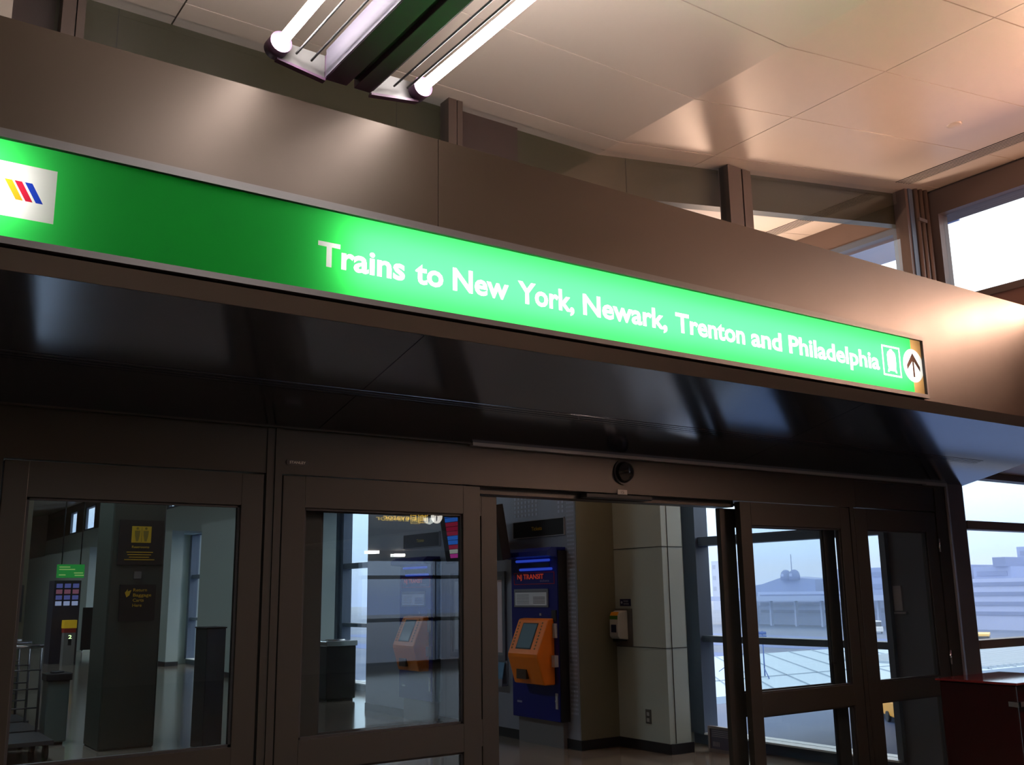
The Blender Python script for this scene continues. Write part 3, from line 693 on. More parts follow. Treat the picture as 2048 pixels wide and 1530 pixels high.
rk = thing('leaflet_rack', 'small rack of orange and blue leaflets under the notice board', 'leaflet rack', (XP, 10.0, 0.6))
bm = NB(); bx(bm, XP-0.09, XP, 9.82, 10.7, 0.56, 0.58); bx(bm, XP-0.09, XP-0.08, 9.82, 10.7, 0.58, 0.64); bx(bm, XP-0.01, XP, 9.82, 10.7, 0.58, 0.84); obj('rack', bm, m_piermetal, rk)
for j, c in enumerate(((0.12, 0.28, 0.45), (0.8, 0.22, 0.08), (0.6, 0.6, 0.62), (0.45, 0.03, 0.05), (0.12, 0.28, 0.45))):
    bm = NB(); prism(bm, [(XP-0.075, 0.585), (XP-0.03, 0.82), (XP-0.02, 0.82), (XP-0.065, 0.585)], 'y', 9.85+j*0.17, 9.97+j*0.17); obj('leaflet', bm, mat('leaflet_%d' % j, c, 0.6), rk)
mo = thing('departure_monitor', 'black tilted departure monitor with red and blue rows behind the door stile', 'monitor', (6.5, 9.9, 2.2))
def pm(u, w, l):  # u along Y, w up the face 0..1, l lift
    a = Vector((6.34, u, 1.965)); n_ = Vector((-0.52, 0, -0.10)).normalized()
    p = a + Vector((-0.095, 0, 0.53))*w + n_*l; return (p.x, p.y, p.z)
def mq(bm, u0, u1, w0, w1, l0, l1, mi=0):
    V = [bm.verts.new(pm(u, w, l)) for l in (l0, l1) for u, w in ((u0,w0),(u1,w0),(u1,w1),(u0,w1))]
    for f in ((0,3,2,1),(4,5,6,7),(0,1,5,4),(1,2,6,5),(2,3,7,6),(3,0,4,7)): bm.faces.new([V[q] for q in f]).material_index = mi
bm = NB(); mq(bm, 9.30, 10.52, 0, 1.15, -0.12, 0.0); obj('housing', bm, m_rubber, mo, bevel=0.006)
bm = NB()
rows = [(0.12, 2), (0.22, 3), (0.32, 0), (0.42, 1), (0.52, 1), (0.62, 0), (0.72, 0), (0.82, 0), (0.92, 1), (1.02, 1)]
for w, c in rows: mq(bm, 9.42, 10.40, w, w+0.088, 0.0, 0.003, c)
obj('screen', bm, [emis('row_red', (0.30, 0.01, 0.04), 0.5), emis('row_blue', (0.02, 0.14, 0.6), 0.5), emis('row_magenta', (0.35, 0.03, 0.2), 0.7), emis('row_grey', (0.3, 0.3, 0.26), 0.7)], mo)
bm = NB(); bx(bm, 6.45, 6.749, 9.86, 9.94, 2.12, 2.22); obj('wall_arm', bm, m_black, mo)

# hand sanitiser, its sign, outlet
ds = thing('sanitizer_dispenser', 'white wall-mounted hand sanitizer dispenser with green and navy labels', 'dispenser', (7.27, 8.35, 1.03))
bm = NB(); bx(bm, 7.262, 7.27, 8.22, 8.49, 1.035, 1.425); obj('back_plate', bm, mat('plate_grey', (0.22, 0.22, 0.23), 0.3, 0.7), ds)
bm = NB(); prism(bm, [(7.262, 1.10), (7.262, 1.405), (7.20, 1.405), (7.15, 1.385), (7.125, 1.345), (7.12, 1.14), (7.14, 1.115)], 'y', 8.285, 8.43); obj('housing', bm, m_white, ds, bevel=0.010)
bm = NB(); bx(bm, 7.14, 7.262, 8.31, 8.40, 1.085, 1.11); obj('nozzle', bm, m_black, ds)
bm = NB(); bx(bm, 7.116, 7.12, 8.315, 8.395, 1.18, 1.26); obj('navy_label', bm, mat('navy', (0.01, 0.012, 0.07), 0.4), ds)
bm = NB(); bx(bm, 7.121, 7.128, 8.295, 8.42, 1.315, 1.345); bx(bm, 7.121, 7.128, 8.295, 8.42, 1.345, 1.352); obj('green_label', bm, mat('label_green', (0.06, 0.22, 0.03), 0.4), ds)
bm = NB(); V = [(7.150, 1.388), (7.128, 1.353), (7.124, 1.356), (7.147, 1.392)]; prism(bm, V, 'y', 8.30, 8.42); obj('orange_label', bm, mat('label_orange', (0.8, 0.33, 0.02), 0.4), ds)
ns = thing('hygiene_sign', 'tiny navy sign above the sanitizer dispenser', 'sign', (7.27, 8.32, 1.48))
bm = NB(); bx(bm, 7.262, 7.27, 8.235, 8.405, 1.452, 1.526); obj('panel', bm, mat('navy', (0.01, 0.012, 0.07), 0.4), ns)
bm = NB(); put2d(bm, *word('WASH', 0, 0.075, 1.494, 0.018, 0.01), lambda u, w: (7.261, 8.345-u, w)); put2d(bm, *word('HANDS', 0, 0.085, 1.466, 0.018, 0.01), lambda u, w: (7.261, 8.345-u, w))
v_, f_ = disc2d(0, 1.489, 0.014); put2d(bm, v_, f_, lambda u, w: (7.261, 8.375-u, w)); obj('lettering', bm, mat('label_pale', (0.45, 0.5, 0.6), 0.5), ns)
ou = thing('wall_outlet', 'small grey double power outlet low on the white wall', 'outlet', (7.27, 8.02, 0.34))
bm = NB(); bx(bm, 7.262, 7.27, 7.985, 8.065, 0.27, 0.41); obj('cover_plate', bm, mat('outlet_steel', (0.16, 0.16, 0.16), 0.35, 0.6), ou)
bm = NB()
for z in (0.305, 0.365): box('socket', mat('socket_grey', (0.4, 0.4, 0.4), 0.5), 7.259, 7.262, 8.008, 8.045, z-0.018, z+0.018, parent=ou)
bm.free()
# floor sign case leaning by the lobby window
fs = thing('floor_sign', 'grey framed information panel with small print standing on the floor by the lobby window', 'sign', (7.75, 7.5, 0))
bm = NB()
for q in ((7.20, 7.64, 0.225, 0.25), (7.20, 7.64, -0.0, 0.03), (7.615, 7.64, 0.03, 0.225), (7.20, 7.225, 0.03, 0.225)): bx(bm, 7.72, 7.76, q[0], q[1], q[2]+0.0, q[3])
obj('frame', bm, mat('case_frame', (0.22, 0.19, 0.20), 0.4), fs)
bm = NB(); bx(bm, 7.735, 7.75, 7.225, 7.615, 0.03, 0.225); obj('panel', bm, mat('case_panel', (0.10, 0.10, 0.17), 0.4), fs)
bm = NB()
for j in range(4): bx(bm, 7.733, 7.735, 7.25, 7.60, 0.15+j*0.018, 0.155+j*0.018)
for j in range(5): bx(bm, 7.733, 7.735, 7.50+0.02*j, 7.508+0.02*j, 0.055, 0.10)
obj('print', bm, mat('case_print', (0.42, 0.40, 0.48), 0.5), fs)
bm = NB(); bx(bm, 8.03, 8.05, 5.155, 5.17, 0.1, 3.2); struct('trim_light_line', bm, mat('light_line_pale', (0.6, 0.62, 0.66), 0.4))  # pale strip standing in for a bright line of light at the jamb
# grey patch and ledge put in for a reflection behind the right-hand door
gp = thing('reflection_patch', 'pale grey patch and ledge standing in for a reflection on the dark end wall behind the right-hand door', 'plate', (8.04, 5.42, 1.5))
bm = NB(); bx(bm, 8.035, 8.05, 5.47, 5.55, 1.40, 1.62); bx(bm, 8.02, 8.05, 5.43, 5.55, 1.375, 1.39); obj('plate', bm, mat('reflection_pale', (0.25, 0.23, 0.25), 0.4), gp)

# ================================================================== LOBBY: things beyond the left doors
def bin_(name, x, y, w, d, h, body, lid, label, cat='trash bin', group=None):
    r = thing(name, label, cat, (x, y, 0), group)
    bm = NB(); bx(bm, x-w/2, x+w/2, y-d/2, y+d/2, 0.03, h-0.10); obj('body', bm, body, r, bevel=0.015)
    bm = NB(); bx(bm, x-w/2+0.03, x+w/2-0.03, y-d/2+0.03, y+d/2-0.03, 0, 0.03); obj('foot', bm, m_black, r)
    bm = NB(); bx(bm, x-w/2-0.02, x+w/2+0.02, y-d/2-0.02, y+d/2+0.02, h-0.10, h-0.02); tube(bm, (x, y, h-0.02), (x, y, h), w*0.33, 20, w*0.30); obj('lid', bm, lid, r, bevel=0.01)
    return r
bin_('trash_bin', 7.00, 15.05, 0.50, 0.5, 0.93, m_rubber, m_chrome, 'black square trash bin with a shiny metal rim by the far lobby window')
bin_('trash_bin', 2.47, 12.80, 0.24, 0.3, 0.80, mat('bin_grey_green', (0.16, 0.20, 0.19), 0.4), m_black, 'slim grey-green bin with black lid left of the central pillar')
bm = NB(); bx(bm, 3.64, 3.85, 11.1, 11.5, 0, 1.27); bx(bm, 3.63, 3.86, 11.09, 11.51, 1.27, 1.285, 1); tag(obj('dark_cabinet', bm, [mat('cabinet_black', (0.03, 0.03, 0.033), 0.25), m_black], bevel=0.006), 'narrow waist-high black cabinet right of the central pillar', 'cabinet')
# central pillar
bm = NB(); bx(bm, 2.74, 3.33, 11.8, 12.5, 0, 4.59); struct('trim_19', bm, mat('pillar_green_grey', (0.05, 0.065, 0.055), 0.35), bevel=0.02)
bm = NB(); bx(bm, 1.95, 2.62, 16.2, 16.9, 0, 4.59); bx(bm, 2.30, 2.315, 16.18, 16.2, 0, 4.59); struct('trim_20', bm, mat('pillar_brown', (0.10, 0.095, 0.06), 0.35))
rs = thing('restroom_sign', 'black sign with yellow man and woman pictogram reading Restrooms on the central pillar', 'sign', (3.05, 11.79, 2.2))
bm = NB(); bx(bm, 2.81, 3.30, 11.775, 11.8, 1.98, 2.48); obj('panel', bm, m_rubber, rs)
bm = NB(); bx(bm, 2.945, 3.16, 11.772, 11.775, 2.225, 2.41); obj('pictogram_field', bm, m_yellow, rs)
bm = NB()
for cx in (3.005, 3.10):
    put2d(bm, *disc2d(cx, 2.385, 0.014), lambda u, w: (u, 11.770, w))
    q = [(cx-0.03, 2.36), (cx+0.03, 2.36), (cx+0.026, 2.305), (cx+0.012, 2.24), (cx-0.012, 2.24), (cx-0.026, 2.305)]
    put2d(bm, q, [tuple(range(6))], lambda u, w: (u, 11.770, w))
bx(bm, 3.051, 3.055, 11.769, 11.772, 2.235, 2.40)
obj('pictogram', bm, mat('picto_dark_gold', (0.28, 0.22, 0.03), 0.5), rs)
bm = NB(); put2d(bm, *word('Restrooms', 2.955, 3.145, 2.165, 0.026, 0.01), lambda u, w: (u, 11.772, w))
for j, (a, b2) in enumerate(((2.90, 3.19), (2.91, 3.17), (2.93, 3.15), (2.88, 3.21))): bx(bm, a, b2, 11.771, 11.774, 2.115-j*0.028, 2.123-j*0.028)
obj('lettering', bm, m_yellow, rs)
bs = thing('baggage_sign', 'black sign reading Return Baggage Carts Here on the central pillar', 'sign', (3.05, 11.78, 1.56))
bm = NB(); bx(bm, 2.86, 3.25, 11.775, 11.8, 1.36, 1.76); obj('panel', bm, m_rubber, bs)
bm = NB()
for j, s in enumerate(('Return', 'Baggage', 'Carts', 'Here')): put2d(bm, *word(s, 3.0, 3.0+(0.15, 0.20, 0.12, 0.10)[j], 1.683-j*0.056, 0.034, 0.01), lambda u, w: (u, 11.772, w))
obj('lettering', bm, m_yellow, bs)
bm = NB(); put2d(bm, [(2.91, 1.67), (2.94, 1.71), (2.94, 1.685), (2.98, 1.70), (2.96, 1.64), (2.93, 1.62)], [(0, 1, 2, 3, 4, 5)], lambda u, w: (u, 11.772, w)); obj('arrow', bm, m_yellow, bs)
bm = NB(); bx(bm, 3.0, 3.08, 11.78, 11.8, 1.825, 1.905); tag(obj('wall_switch_plate', bm, mat('switch_grey', (0.16, 0.17, 0.17), 0.4)), 'small grey square plate between the two signs on the central pillar', 'switch plate')
b3 = thing('baggage_sign', 'dim black sign with faint yellow lines on the brown pillar at the far left', 'sign', (2.4, 16.18, 1.5))
bm = NB(); bx(bm, 2.10, 2.58, 16.155, 16.18, 1.30, 1.82); obj('panel', bm, m_rubber, b3)
bm = NB(); put2d(bm, *word('Baggage', 2.2, 2.42, 1.66, 0.036), lambda u, w: (u, 16.152, w))
for j, (a, b2) in enumerate(((2.2, 2.30), (2.2, 2.33), (2.2, 2.40), (2.2, 2.46))): bx(bm, a, b2, 16.151, 16.154, (1.74, 1.58, 1.50, 1.42)[j], (1.755, 1.595, 1.515, 1.435)[j])
obj('lettering', bm, mat('dim_gold', (0.30, 0.20, 0.03), 0.5), b3)
# far kiosk, vending machine, green and amber lit signs, black board
ko = thing('pay_kiosk', 'grey kiosk with yellow and red top showing a lit number 2', 'kiosk', (5.57, 27.8, 0))
bm = NB(); bx(bm, 5.44, 5.71, 27.7, 28.0, 0, 0.79); obj('body', bm, mat('kiosk_grey', (0.26, 0.25, 0.24), 0.4), ko)
bm = NB(); bx(bm, 5.42, 5.72, 27.68, 28.0, 0.90, 1.10); obj('head', bm, mat('kiosk_yellow', (0.85, 0.55, 0.02), 0.4, emit=(0.9, 0.55, 0.02), estr=0.12), ko)
bm = NB(); bx(bm, 5.43, 5.71, 27.69, 28.0, 0.79, 0.90); obj('red_band', bm, mat('kiosk_red', (0.45, 0.03, 0.02), 0.4), ko)
bm = NB(); bx(bm, 5.54, 5.62, 27.695, 27.7, 0.48, 0.70); obj('display', bm, m_rubber, ko)
bm = NB(); put2d(bm, *word('2', 5.54, 5.62, 0.64, 0.09, 0.02), lambda u, w: (u, 27.69, w)); obj('number', bm, emis('lit_green_white', (0.7, 1.0, 0.45), 1.5), ko)
vm = thing('vending_machine', 'dark vending machine with lit white and purple rows, behind the yellow kiosk', 'vending machine', (5.55, 28.6, 0))
bm = NB(); bx(bm, 5.25, 5.90, 28.4, 29.1, 0, 2.10); obj('body', bm, mat('vending_dark', (0.03, 0.03, 0.05), 0.4), vm)
bm = NB()
for i in range(3):
    for j, c in enumerate((1, 0, 2, 0)):
        x = 5.30+i*0.20; z = 1.46+j*0.15; bx(bm, x, x+0.15, 28.39, 28.40, z, z+0.11, c)
obj('display', bm, [emis('vend_blue', (0.10, 0.12, 0.35), 0.5), emis('vend_white', (0.35, 0.42, 0.65), 0.55), emis('vend_pink', (0.3, 0.12, 0.18), 0.4)], vm)
gs = thing('hanging_sign', 'small green lit hanging sign far down the lobby', 'sign', (5.55, 27.9, 2.16))
bm = NB(); bx(bm, 5.20, 5.85, 27.9, 28.0, 2.16, 2.50); obj('face', bm, emis('green_lit', (0.03, 0.30, 0.06), 0.5), gs)
bm = NB()
for a, b2, z in ((5.24, 5.50, 2.42), (5.24, 5.62, 2.36), (5.24, 5.40, 2.22), (5.60, 5.82, 2.27), (5.62, 5.84, 2.21)): bx(bm, a, b2, 27.89, 27.9, z, z+0.025)
obj('lettering', bm, emis('green_sign_text', (0.4, 0.7, 0.2), 0.45), gs)
bm = NB(); tube(bm, (5.3, 27.95, 2.5), (5.3, 27.95, zc(5.3)), 0.015); tube(bm, (5.75, 27.95, 2.5), (5.75, 27.95, zc(5.75)), 0.015); obj('hanger_rod', bm, m_black, gs)
am = thing('advert_panel', 'amber and white lit advertising panel at the left edge of the left door glass', 'advert', (3.0, 20.05, 2.0))
bm = NB(); bx(bm, 2.70, 3.24, 20.05, 20.2, 0, 2.75); obj('cabinet', bm, mat('advert_navy', (0.01, 0.01, 0.04), 0.4), am)
bm = NB(); bx(bm, 2.75, 3.20, 20.04, 20.05, 2.08, 2.50, 0); bx(bm, 2.75, 3.20, 20.04, 20.05, 2.62, 2.70, 0); bx(bm, 2.75, 3.18, 20.04, 20.05, 1.92, 2.02, 1); obj('lit_face', bm, [emis('amber_lit', (1.0, 0.55, 0.22), 1.1), emis('pale_lit', (0.5, 0.75, 0.5), 0.7)], am)
bb = thing('partition_board', 'large black freestanding board on thin legs far down the lobby', 'partition', (7.0, 31.5, 0))
bm = NB(); bx(bm, 6.65, 7.22, 31.5, 31.56, 0.18, 1.38); obj('panel', bm, m_rubber, bb)
for x in (6.70, 7.15): 
    bm = NB(); tube(bm, (x, 31.53, 0), (x, 31.53, 0.18), 0.015); obj('leg', bm, m_chrome, bb)
# baggage carts nested at the left
def cart(x, y, label):
    r = thing('baggage_cart', label, 'cart', (x, y, 0), 'baggage carts nested by the left door')
    bm = NB(); bx(bm, x-0.28, x+0.28, y-0.45, y+0.45, 0.16, 0.20); obj('deck', bm, mat('cart_steel', (0.10, 0.10, 0.11), 0.35, 0.6), r)
    bm = NB()
    for sx in (-0.26, 0.26): tube(bm, (x+sx, y+0.42, 0.18), (x+sx, y+0.46, 1.08), 0.015); 
    for z in (0.45, 0.65, 0.85): tube(bm, (x-0.26, y+0.44, z), (x+0.26, y+0.44, z), 0.008)
    obj('back_frame', bm, mat('cart_steel', (0.10, 0.10, 0.11), 0.35, 0.6), r)
    bm = NB(); tube(bm, (x-0.28, y+0.50, 1.10), (x+0.28, y+0.50, 1.10), 0.022); obj('handle', bm, m_chrome, r)
    for sx in (-0.22, 0.22):
        for sy in (-0.36, 0.36):
            bm = NB(); tube(bm, (x+sx-0.02, y+sy, 0.075), (x+sx+0.02, y+sy, 0.075), 0.075, 16); tube(bm, (x+sx, y+sy, 0.12), (x+sx, y+sy, 0.165), 0.012); obj('wheel', bm, m_rubber, r)
    return r
c0 = cart(1.95, 11.9, 'nearest baggage cart of the nested row at the left edge of the left door')
dup(c0, (0.05, 1.02, 0), 'second baggage cart in the nested row by the left door')
dup(c0, (0.10, 2.04, 0), 'third baggage cart in the nested row, farthest from the door glass')

# red cabinet at the right
rc = thing('red_cabinet', 'glossy red metal cabinet with a silver latch at the right edge by the door jamb', 'cabinet', (6.72, 3.83, 0))
bm = NB(); bx(bm, 6.36, 7.12, 3.57, 4.10, 0.04, 0.985); obj('body', bm, m_red, rc, bevel=0.008)
bm = NB(); bx(bm, 6.34, 7.14, 3.55, 4.12, 0.985, 1.0); obj('top', bm, mat('red_top_gloss', (0.10, 0.01, 0.01), 0.05), rc, bevel=0.004)
bm = NB(); bx(bm, 6.40, 7.08, 3.61, 4.06, 0, 0.04); obj('base', bm, m_black, rc)
bm = NB(); bx(bm, 6.325, 6.42, 3.55, 3.57, 0.855, 0.885); bx(bm, 6.34, 6.36, 3.55, 3.62, 0.855, 0.885); obj('latch', bm, m_chrome, rc)

# hanging sign behind the camera that the door glass mirrors
es = thing('hanging_sign', 'black lit hanging sign reading Elevator with an arrow disc, mirrored in the door glass', 'sign', (6.0, -1.0, 2.38))
bm = NB(); bx(bm, 5.35, 6.70, -1.12, -1.0, 2.38, 2.92); obj('housing', bm, m_rubber, es)
bm = NB(); ye = -0.995
# mirrored so that it reads correctly for someone facing the sign (looking towards -Y)
bmy = NB(); v_, f_ = word('Elevator', 0, 0.45, 2.487, 0.064, 0.012); put2d(bmy, v_, f_, lambda u, w: (5.985-u, ye, w)); obj('lettering', bmy, emis('lit_yellow', (1.0, 0.62, 0.08), 8), es)
bmw = NB(); v_, f_ = word('AirTrain', 0, 0.45, 2.60, 0.064, 0.012); put2d(bmw, v_, f_, lambda u, w: (5.985-u, ye, w)); obj('lettering', bmw, emis('lit_white_sign', (1.0, 0.95, 0.85), 8), es)
bm = NB()
for a, b2, c, d in ((6.01, 6.14, 2.46, 2.467), (6.01, 6.14, 2.573, 2.58), (6.01, 6.017, 2.467, 2.573), (6.133, 6.14, 2.467, 2.573), (6.03, 6.045, 2.48, 2.55), (6.055, 6.07, 2.48, 2.56), (6.08, 6.095, 2.48, 2.55), (6.105, 6.12, 2.48, 2.56)): bx(bm, a, b2, ye, ye+0.003, c, d)
obj('pictogram', bm, emis('lit_yellow', (1.0, 0.62, 0.08), 8), es)
bm = NB(); put2d(bm, *disc2d(6.27, 2.54, 0.082), lambda u, w: (u, ye, w)); obj('arrow_disc', bm, emis('lit_disc', (1.0, 0.95, 0.85), 9), es)
bm = NB(); bx(bm, 6.263, 6.277, ye+0.001, ye+0.003, 2.49, 2.58); prism(bm, [(6.27, 2.595), (6.235, 2.55), (6.245, 2.545), (6.27, 2.575), (6.295, 2.545), (6.305, 2.55)], 'y', ye+0.001, ye+0.003); obj('arrow', bm, m_ink, es)
bm = NB(); tube(bm, (5.6, -1.06, 2.92), (5.6, -1.06, zc(5.6)), 0.015); tube(bm, (6.45, -1.06, 2.92), (6.45, -1.06, zc(6.45)), 0.015); obj('hanger_rod', bm, m_black, es)
# two small wall lamps in the bay behind the camera, also mirrored
for x, z, lab in ((10.2, 2.53, 'left'), (10.85, 2.47, 'right')):
    r = thing('wall_lamp', 'small bright %s wall lamp over the rear bay window, mirrored in door glass' % lab, 'lamp', (x, -10.45, z), 'wall lamps over the rear bay window')
    bm = NB(); bx(bm, x-0.16, x+0.16, -10.5, -10.40, z-0.02, z+0.05); obj('housing', bm, m_lampw, r)
    bm = NB(); bx(bm, x-0.13, x+0.13, -10.40, -10.38, z-0.02, z+0.045); obj('diffuser', bm, emis('wall_lamp_glow', (1.0, 0.95, 0.85), 26), r)

# ================================================================== LAMPS (unseen warm fittings inferred from their light, and added lobby fill panels)
def uplight(name, loc, power, col, size, label, rot=(PI, 0, 0), spread=None):
    r = thing(name, label, 'lamp', loc)
    x, y, z = loc
    bm = NB(); lathe(bm, [(size*0.5, -0.12), (size*0.62, 0.0), (size*0.58, 0.0), (size*0.45, -0.10), (0.001, -0.10)], loc); obj('shade', bm, m_lampg, r)
    ld = bpy.data.lights.new(name+'_bulb', 'AREA'); ld.shape = 'DISK'; ld.size = size; ld.energy = power; ld.color = col
    if spread: ld.spread = spread
    lo = bpy.data.objects.new('bulb', ld); C.objects.link(lo); lo.parent = r; lo.rotation_euler = rot; lo.location = (0, 0, 0.02)
    return r
def on_stand(r, x, y, z0, z1):
    bm = NB(); tube(bm, (x, y, z0), (x, y, z1), 0.02); lathe(bm, [(0.18, z0), (0.18, z0+0.03)], (x, y, 0)); obj('stand', bm, m_lampg, r)
u1 = uplight('wall_uplight', (7.3, 1.3, 3.9), 95, (1.0, 0.47, 0.28), 0.35, 'warm round uplight bracketed to the brown hall wall, outside the frame')
bm = NB(); tube(bm, (7.3, 1.3, 3.78), (8.05, 1.3, 3.70), 0.02); obj('arm', bm, m_lampg, u1)
wl = thing('wall_strip_light', 'long warm glowing strip light on the brown wall below the high window, outside the frame', 'lamp', (7.98, 1.1, 3.8))
bm = NB(); bx(bm, 7.90, 8.05, -1.2, 3.30, 3.74, 3.77); bx(bm, 8.02, 8.05, -1.2, 3.30, 3.77, 3.90); bx(bm, 7.84, 8.05, -1.2, 3.30, 3.86, 3.875); obj('bracket', bm, m_lampg, wl)  # top lid added to keep the strip's light off the ceiling
bm = NB(); bx(bm, 7.92, 8.00, -1.2, 3.30, 3.77, 3.85); obj('diffuser', bm, emis('warm_strip', (1.0, 0.60, 0.42), 250), wl)
u2 = uplight('wall_uplight', (7.2, 6.2, 3.36), 75, (1.0, 0.68, 0.50), 0.42, 'warm round uplight on the lobby window wall, hidden behind the steel band')
bm = NB(); tube(bm, (7.2, 6.2, 3.25), (8.05, 6.2, 3.45), 0.02); obj('arm', bm, m_lampg, u2)

for x, y, lab in ((2.0, 12.0, 'nearest'), (2.0, 20.0, 'second'), (2.0, 28.0, 'third'), (2.0, 36.0, 'farthest')):  # unseen panels added to brighten the far lobby
    r = thing('fill_panel_light', 'added flat cool fill panel of the lobby row, %s from the doors' % lab, 'ceiling light', (x, y, 4.58), 'added fill panels along the lobby ceiling')
    bm = NB(); bx(bm, x-0.32, x+0.32, y-1.22, y+1.22, 4.565, 4.588); obj('frame', bm, m_lampw, r)
    bm = NB(); bx(bm, x-0.29, x+0.29, y-1.19, y+1.19, 4.560, 4.565); obj('diffuser', bm, emis('cool_fill_panel', (0.75, 0.90, 1.0), 17), r)

# ================================================================== OUTSIDE
m_conc = mat('concrete_blue_haze', (0.20, 0.28, 0.55), 0.8, noise=0.1, nscale=0.2)  # blue of the distance haze mixed into the building colours
m_conc2 = mat('grey_blue_haze', (0.11, 0.17, 0.40), 0.8)
m_conc3 = mat('pale_blue_haze', (0.36, 0.45, 0.74), 0.8)
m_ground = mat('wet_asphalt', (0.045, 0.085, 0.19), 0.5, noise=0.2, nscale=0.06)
ZG = -9.0
bm = NB(); bx(bm, 8.5, 900, -500, 900, ZG-0.5, ZG); tag(obj('ground_outside', bm, m_ground), 'dark wet ground and tracks outside the windows', 'ground'); bpy.data.objects['ground_outside']['kind'] = 'structure'
def far_box(name, m, x0, x1, y0, y1, z0, z1, label, cat, group=None):
    bm = NB(); bx(bm, x0, x1, y0, y1, z0, z1); return tag(obj(name, bm, m), label, cat, group)
# canopy roof beyond the lobby windows
cr = thing('canopy_roof', 'pale flat metal canopy roof with diagonal seams outside the lobby windows', 'roof', (48, 42, ZG))
bm = NB(); bx(bm, 22, 78, 32.5, 52, -3.3, -3.0); obj('deck', bm, mat('pale_roof_metal', (0.42, 0.55, 0.68), 0.55, noise=0.04, nscale=0.3), cr)
bm = NB()
for i in range(22):
    x = 22+i*2.6; V = [(x, 32.6), (x+0.03, 32.6), (x+16.03, 51.9), (x+16, 51.9)]
    if x+16 < 78: prism(bm, V, 'z', -3.0, -2.93)
bx(bm, 22, 78, 38.0, 38.06, -3.0, -2.95)
obj('seam', bm, mat('seam_grey', (0.38, 0.46, 0.54), 0.5), cr)
bm = NB()
for i in range(30): bx(bm, 56+i*0.7, 56.3+i*0.7, 33, 44, -3.0, -2.85)
obj('corrugation', bm, mat('seam_grey', (0.38, 0.46, 0.54), 0.5), cr)
for x in (26, 40, 54, 68):
    bm = NB()
    for y in (40, 51): tube(bm, (x, y, ZG), (x, y, -3.3), 0.2)
    obj('post', bm, m_conc2, cr)
mp_ = thing('roof_mast', 'thin braced antenna mast standing on the pale canopy roof', 'mast', (43.5, 38.5, -3.0))
bm = NB(); tube(bm, (43.5, 38.5, -3.0), (43.5, 38.5, -0.6), 0.035); obj('pole', bm, m_conc2, mp_)
bm = NB(); tube(bm, (43.5, 38.5, -1.1), (43.6, 42.0, -2.95), 0.02); tube(bm, (43.5, 38.5, -2.6), (42.0, 36.9, -2.95), 0.03); tube(bm, (43.35, 38.65, -0.9), (43.65, 38.35, -0.9), 0.06); tube(bm, (43.35, 38.65, -0.72), (43.65, 38.35, -0.72), 0.08); obj('brace', bm, m_conc2, mp_)
# long low terminal buildings
def facade(name, label, x0, y0, y1, z0, z1, m, floors, depth=25, group=None, cat='building', zb=ZG):
    r = thing(name, label, cat, (x0+depth/2, (y0+y1)/2, ZG), group)
    bm = NB(); bx(bm, x0, x0+depth, y0, y1, zb, z1); obj('wall', bm, m, r)
    bm = NB()
    for i in range(floors):
        z = z0+(z1-z0)*(i+0.25)/floors; h = (z1-z0)/floors*0.38
        bx(bm, x0-0.3, x0, y0+1, y1-1, z, z+h)
    obj('window_band', bm, m_conc2, r)
    return r
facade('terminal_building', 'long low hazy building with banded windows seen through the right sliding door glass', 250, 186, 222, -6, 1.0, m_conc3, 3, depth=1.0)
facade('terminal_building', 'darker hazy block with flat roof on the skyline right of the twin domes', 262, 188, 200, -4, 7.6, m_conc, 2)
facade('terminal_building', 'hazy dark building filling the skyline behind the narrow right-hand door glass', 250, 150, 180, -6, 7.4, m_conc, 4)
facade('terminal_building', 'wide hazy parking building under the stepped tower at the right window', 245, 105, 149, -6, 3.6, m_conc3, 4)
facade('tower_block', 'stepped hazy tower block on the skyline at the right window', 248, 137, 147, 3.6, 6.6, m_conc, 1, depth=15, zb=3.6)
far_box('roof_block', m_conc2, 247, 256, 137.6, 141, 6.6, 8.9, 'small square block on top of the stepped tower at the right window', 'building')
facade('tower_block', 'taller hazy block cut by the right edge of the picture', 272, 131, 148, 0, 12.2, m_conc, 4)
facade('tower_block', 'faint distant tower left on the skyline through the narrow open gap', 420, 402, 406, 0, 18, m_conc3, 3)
dm = thing('domed_roof', 'low ridge roof carrying two small round domes and a thin mast on the skyline', 'building', (252, 209, ZG))
bm = NB(); prism(bm, [(200, ZG), (232, ZG), (232, 2.2), (221, 3.4), (212, 5.6), (200, 4.6)], 'x', 251, 262); obj('wall', bm, m_conc, dm)
for y in (207.3, 210.6):
    bm = NB(); lathe(bm, [(1.7, 4.5), (1.7, 5.8), (1.4, 6.9), (0.8, 7.5), (0.01, 7.7)], (250.5, y, 0)); obj('dome', bm, m_conc2, dm)
    bm = NB(); bx(bm, 248.7, 248.8, y-0.5, y+0.5, 5.6, 6.5); obj('pane', bm, m_conc3, dm)
bm = NB(); tube(bm, (251, 208.6, 5), (251, 208.6, 12.4), 0.12); obj('mast', bm, m_conc2, dm)
bm = NB(); bx(bm, 236, 236.5, 150, 320, -1.0, -0.2); bx(bm, 236, 248, 150, 320, -1.6, -1.0)
for i in range(18): bx(bm, 240, 241.0, 152+i*9.4, 152.6+i*9.4, ZG, -1.6)
tag(obj('viaduct', bm, m_conc3), 'pale elevated roadway line crossing below the skyline', 'viaduct')
# taxiway / car-park stripes of dark and light ground
bm = NB()
for i, (a, b2) in enumerate(((95, 104), (120, 132), (150, 156), (176, 190))): 
    V = [(a, -60), (b2, -60), (b2, 260), (a, 260)]; prism(bm, V, 'z', ZG, ZG+0.03)
tag(obj('paved_strip', bm, m_conc2), 'pale paved strips crossing the dark ground below', 'pavement'); bpy.data.objects['paved_strip']['kind'] = 'structure'
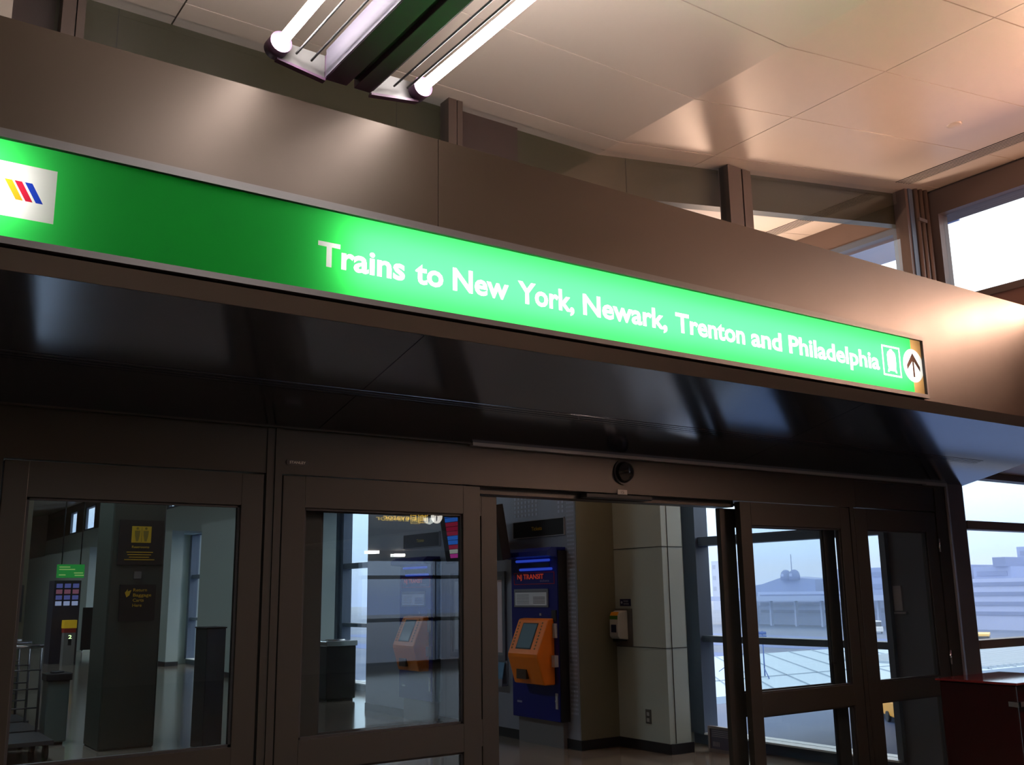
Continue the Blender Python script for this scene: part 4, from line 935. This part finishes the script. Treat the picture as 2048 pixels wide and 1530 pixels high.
# vehicles
def vehicle(name, x, y, L, Wd, H, col, label, cat, ang=0.0):
    r = thing(name, label, cat, (x, y, ZG)); c, s = math.cos(ang), math.sin(ang)
    def T(p, q): return (x+p*c-q*s, y+p*s+q*c)
    bm = NB(); prism(bm, [T(-L/2, -Wd/2), T(L/2, -Wd/2), T(L/2, Wd/2), T(-L/2, Wd/2)], 'z', ZG+0.45, ZG+H*0.55); obj('body', bm, col, r, bevel=0.12)
    bm = NB(); prism(bm, [T(-L*0.40, -Wd*0.45), T(L*0.40, -Wd*0.45), T(L*0.40, Wd*0.45), T(-L*0.40, Wd*0.45)], 'z', ZG+H*0.55, ZG+H*0.9); obj('window_band', bm, m_black, r)
    bm = NB(); prism(bm, [T(-L*0.42, -Wd*0.47), T(L*0.42, -Wd*0.47), T(L*0.42, Wd*0.47), T(-L*0.42, Wd*0.47)], 'z', ZG+H*0.9, ZG+H); obj('roof', bm, col, r, bevel=0.05)
    for sx in (-0.32, 0.32):
        for sy in (-0.5, 0.5):
            a = T(L*sx, Wd*sy-0.12); b3 = T(L*sx, Wd*sy+0.12); bm = NB(); tube(bm, (a[0], a[1], ZG+0.42), (b3[0], b3[1], ZG+0.42), 0.42, 14); obj('wheel', bm, m_rubber, r)
    return r
vehicle('shuttle_bus', 76, 53.5, 9, 2.6, 3.0, mat('bus_amber', (0.95, 0.45, 0.05), 0.4), 'amber roofed bus on the ground outside the right-hand door', 'bus', 0.9)
vehicle('delivery_truck', 150, 89.0, 8, 3.0, 3.6, mat('truck_yellow', (0.95, 0.62, 0.15), 0.4), 'yellow truck on the road outside the right window by the jamb', 'truck', 0.5)
vehicle('parked_van', 213, 154, 9, 3, 3.0, mat('van_white', (0.85, 0.88, 0.9), 0.4), 'white van parked on the dark apron beyond the right-hand door', 'van', 0.9)
lp = thing('street_lamp', 'white street lamp outside the right window above the red cabinet', 'street lamp', (122, 72, ZG))
bm = NB(); tube(bm, (122, 72, ZG), (122, 72, -6.2), 0.25); obj('pole', bm, m_conc3, lp)
bm = NB(); tube(bm, (120.4, 73.6, -5.9), (122.4, 71.6, -6.2), 0.45, 12, 0.3); obj('lamp_head', bm, mat('lamp_white', (0.85, 0.88, 0.9), 0.4), lp)
bm = NB(); tube(bm, (118, 73, -7.2), (128, 60, -7.2), 0.22, 8)
for i in range(5): tube(bm, (118+i*2.5, 73-i*3.25, ZG), (118+i*2.5, 73-i*3.25, -7.2), 0.12, 6)
tag(obj('guard_rail', bm, mat('rail_white', (0.8, 0.82, 0.85), 0.5)), 'white guard rail along the road behind the red cabinet', 'railing')
# blue steel canopy over the high window
m_can = mat('blue_steel_canopy', (0.16, 0.26, 0.55), 0.5, noise=0.15, nscale=1.5)
cn = thing('canopy', 'blue steel canopy outside above the high window at the top right', 'canopy', (9.0, 0, 5.4))
bm = NB(); bx(bm, 8.36, 9.5, -8, 5.17, 5.41, 5.62); obj('deck', bm, m_can, cn)
bm = NB(); 
for y in (-6, -3, 0, 3): bx(bm, 8.36, 9.3, y, y+0.25, 5.33, 5.41)
bx(bm, 8.6, 9.2, 3.6, 4.9, 5.36, 5.41)
obj('rib', bm, mat('blue_steel_dark', (0.07, 0.11, 0.33), 0.5), cn)
ce_ = thing('canopy_beam', 'blue boxed canopy beam outside beside the window corner', 'canopy', (8.9, 5.5, 5.4))
bm = NB(); bx(bm, 8.36, 9.5, 5.36, 5.66, 5.36, 5.56); obj('beam', bm, m_can, ce_)
cn2 = thing('canopy', 'second blue steel canopy outside the lobby, glimpsed through the clerestory glass', 'canopy', (9.0, 12, 5.3))
bm = NB(); bx(bm, 8.36, 9.9, 5.9, 26, 5.30, 5.5); obj('deck', bm, m_can, cn2)

# rain haze hanging over the airfield
bm = NB(); bx(bm, 88, 890, -450, 880, ZG+0.1, 26)
mh = bpy.data.materials.new('rain_haze'); mh.use_nodes = True; th = mh.node_tree; th.nodes.clear()
oh = th.nodes.new('ShaderNodeOutputMaterial'); vs_ = th.nodes.new('ShaderNodeVolumeScatter')
vs_.inputs['Color'].default_value = (0.74, 0.86, 1.0, 1); vs_.inputs['Density'].default_value = 0.0017
th.links.new(vs_.outputs[0], oh.inputs['Volume'])
hz = obj('haze', bm, mh); tag(hz, 'pale blue rain haze between the windows and the far buildings', 'haze'); hz['kind'] = 'stuff'
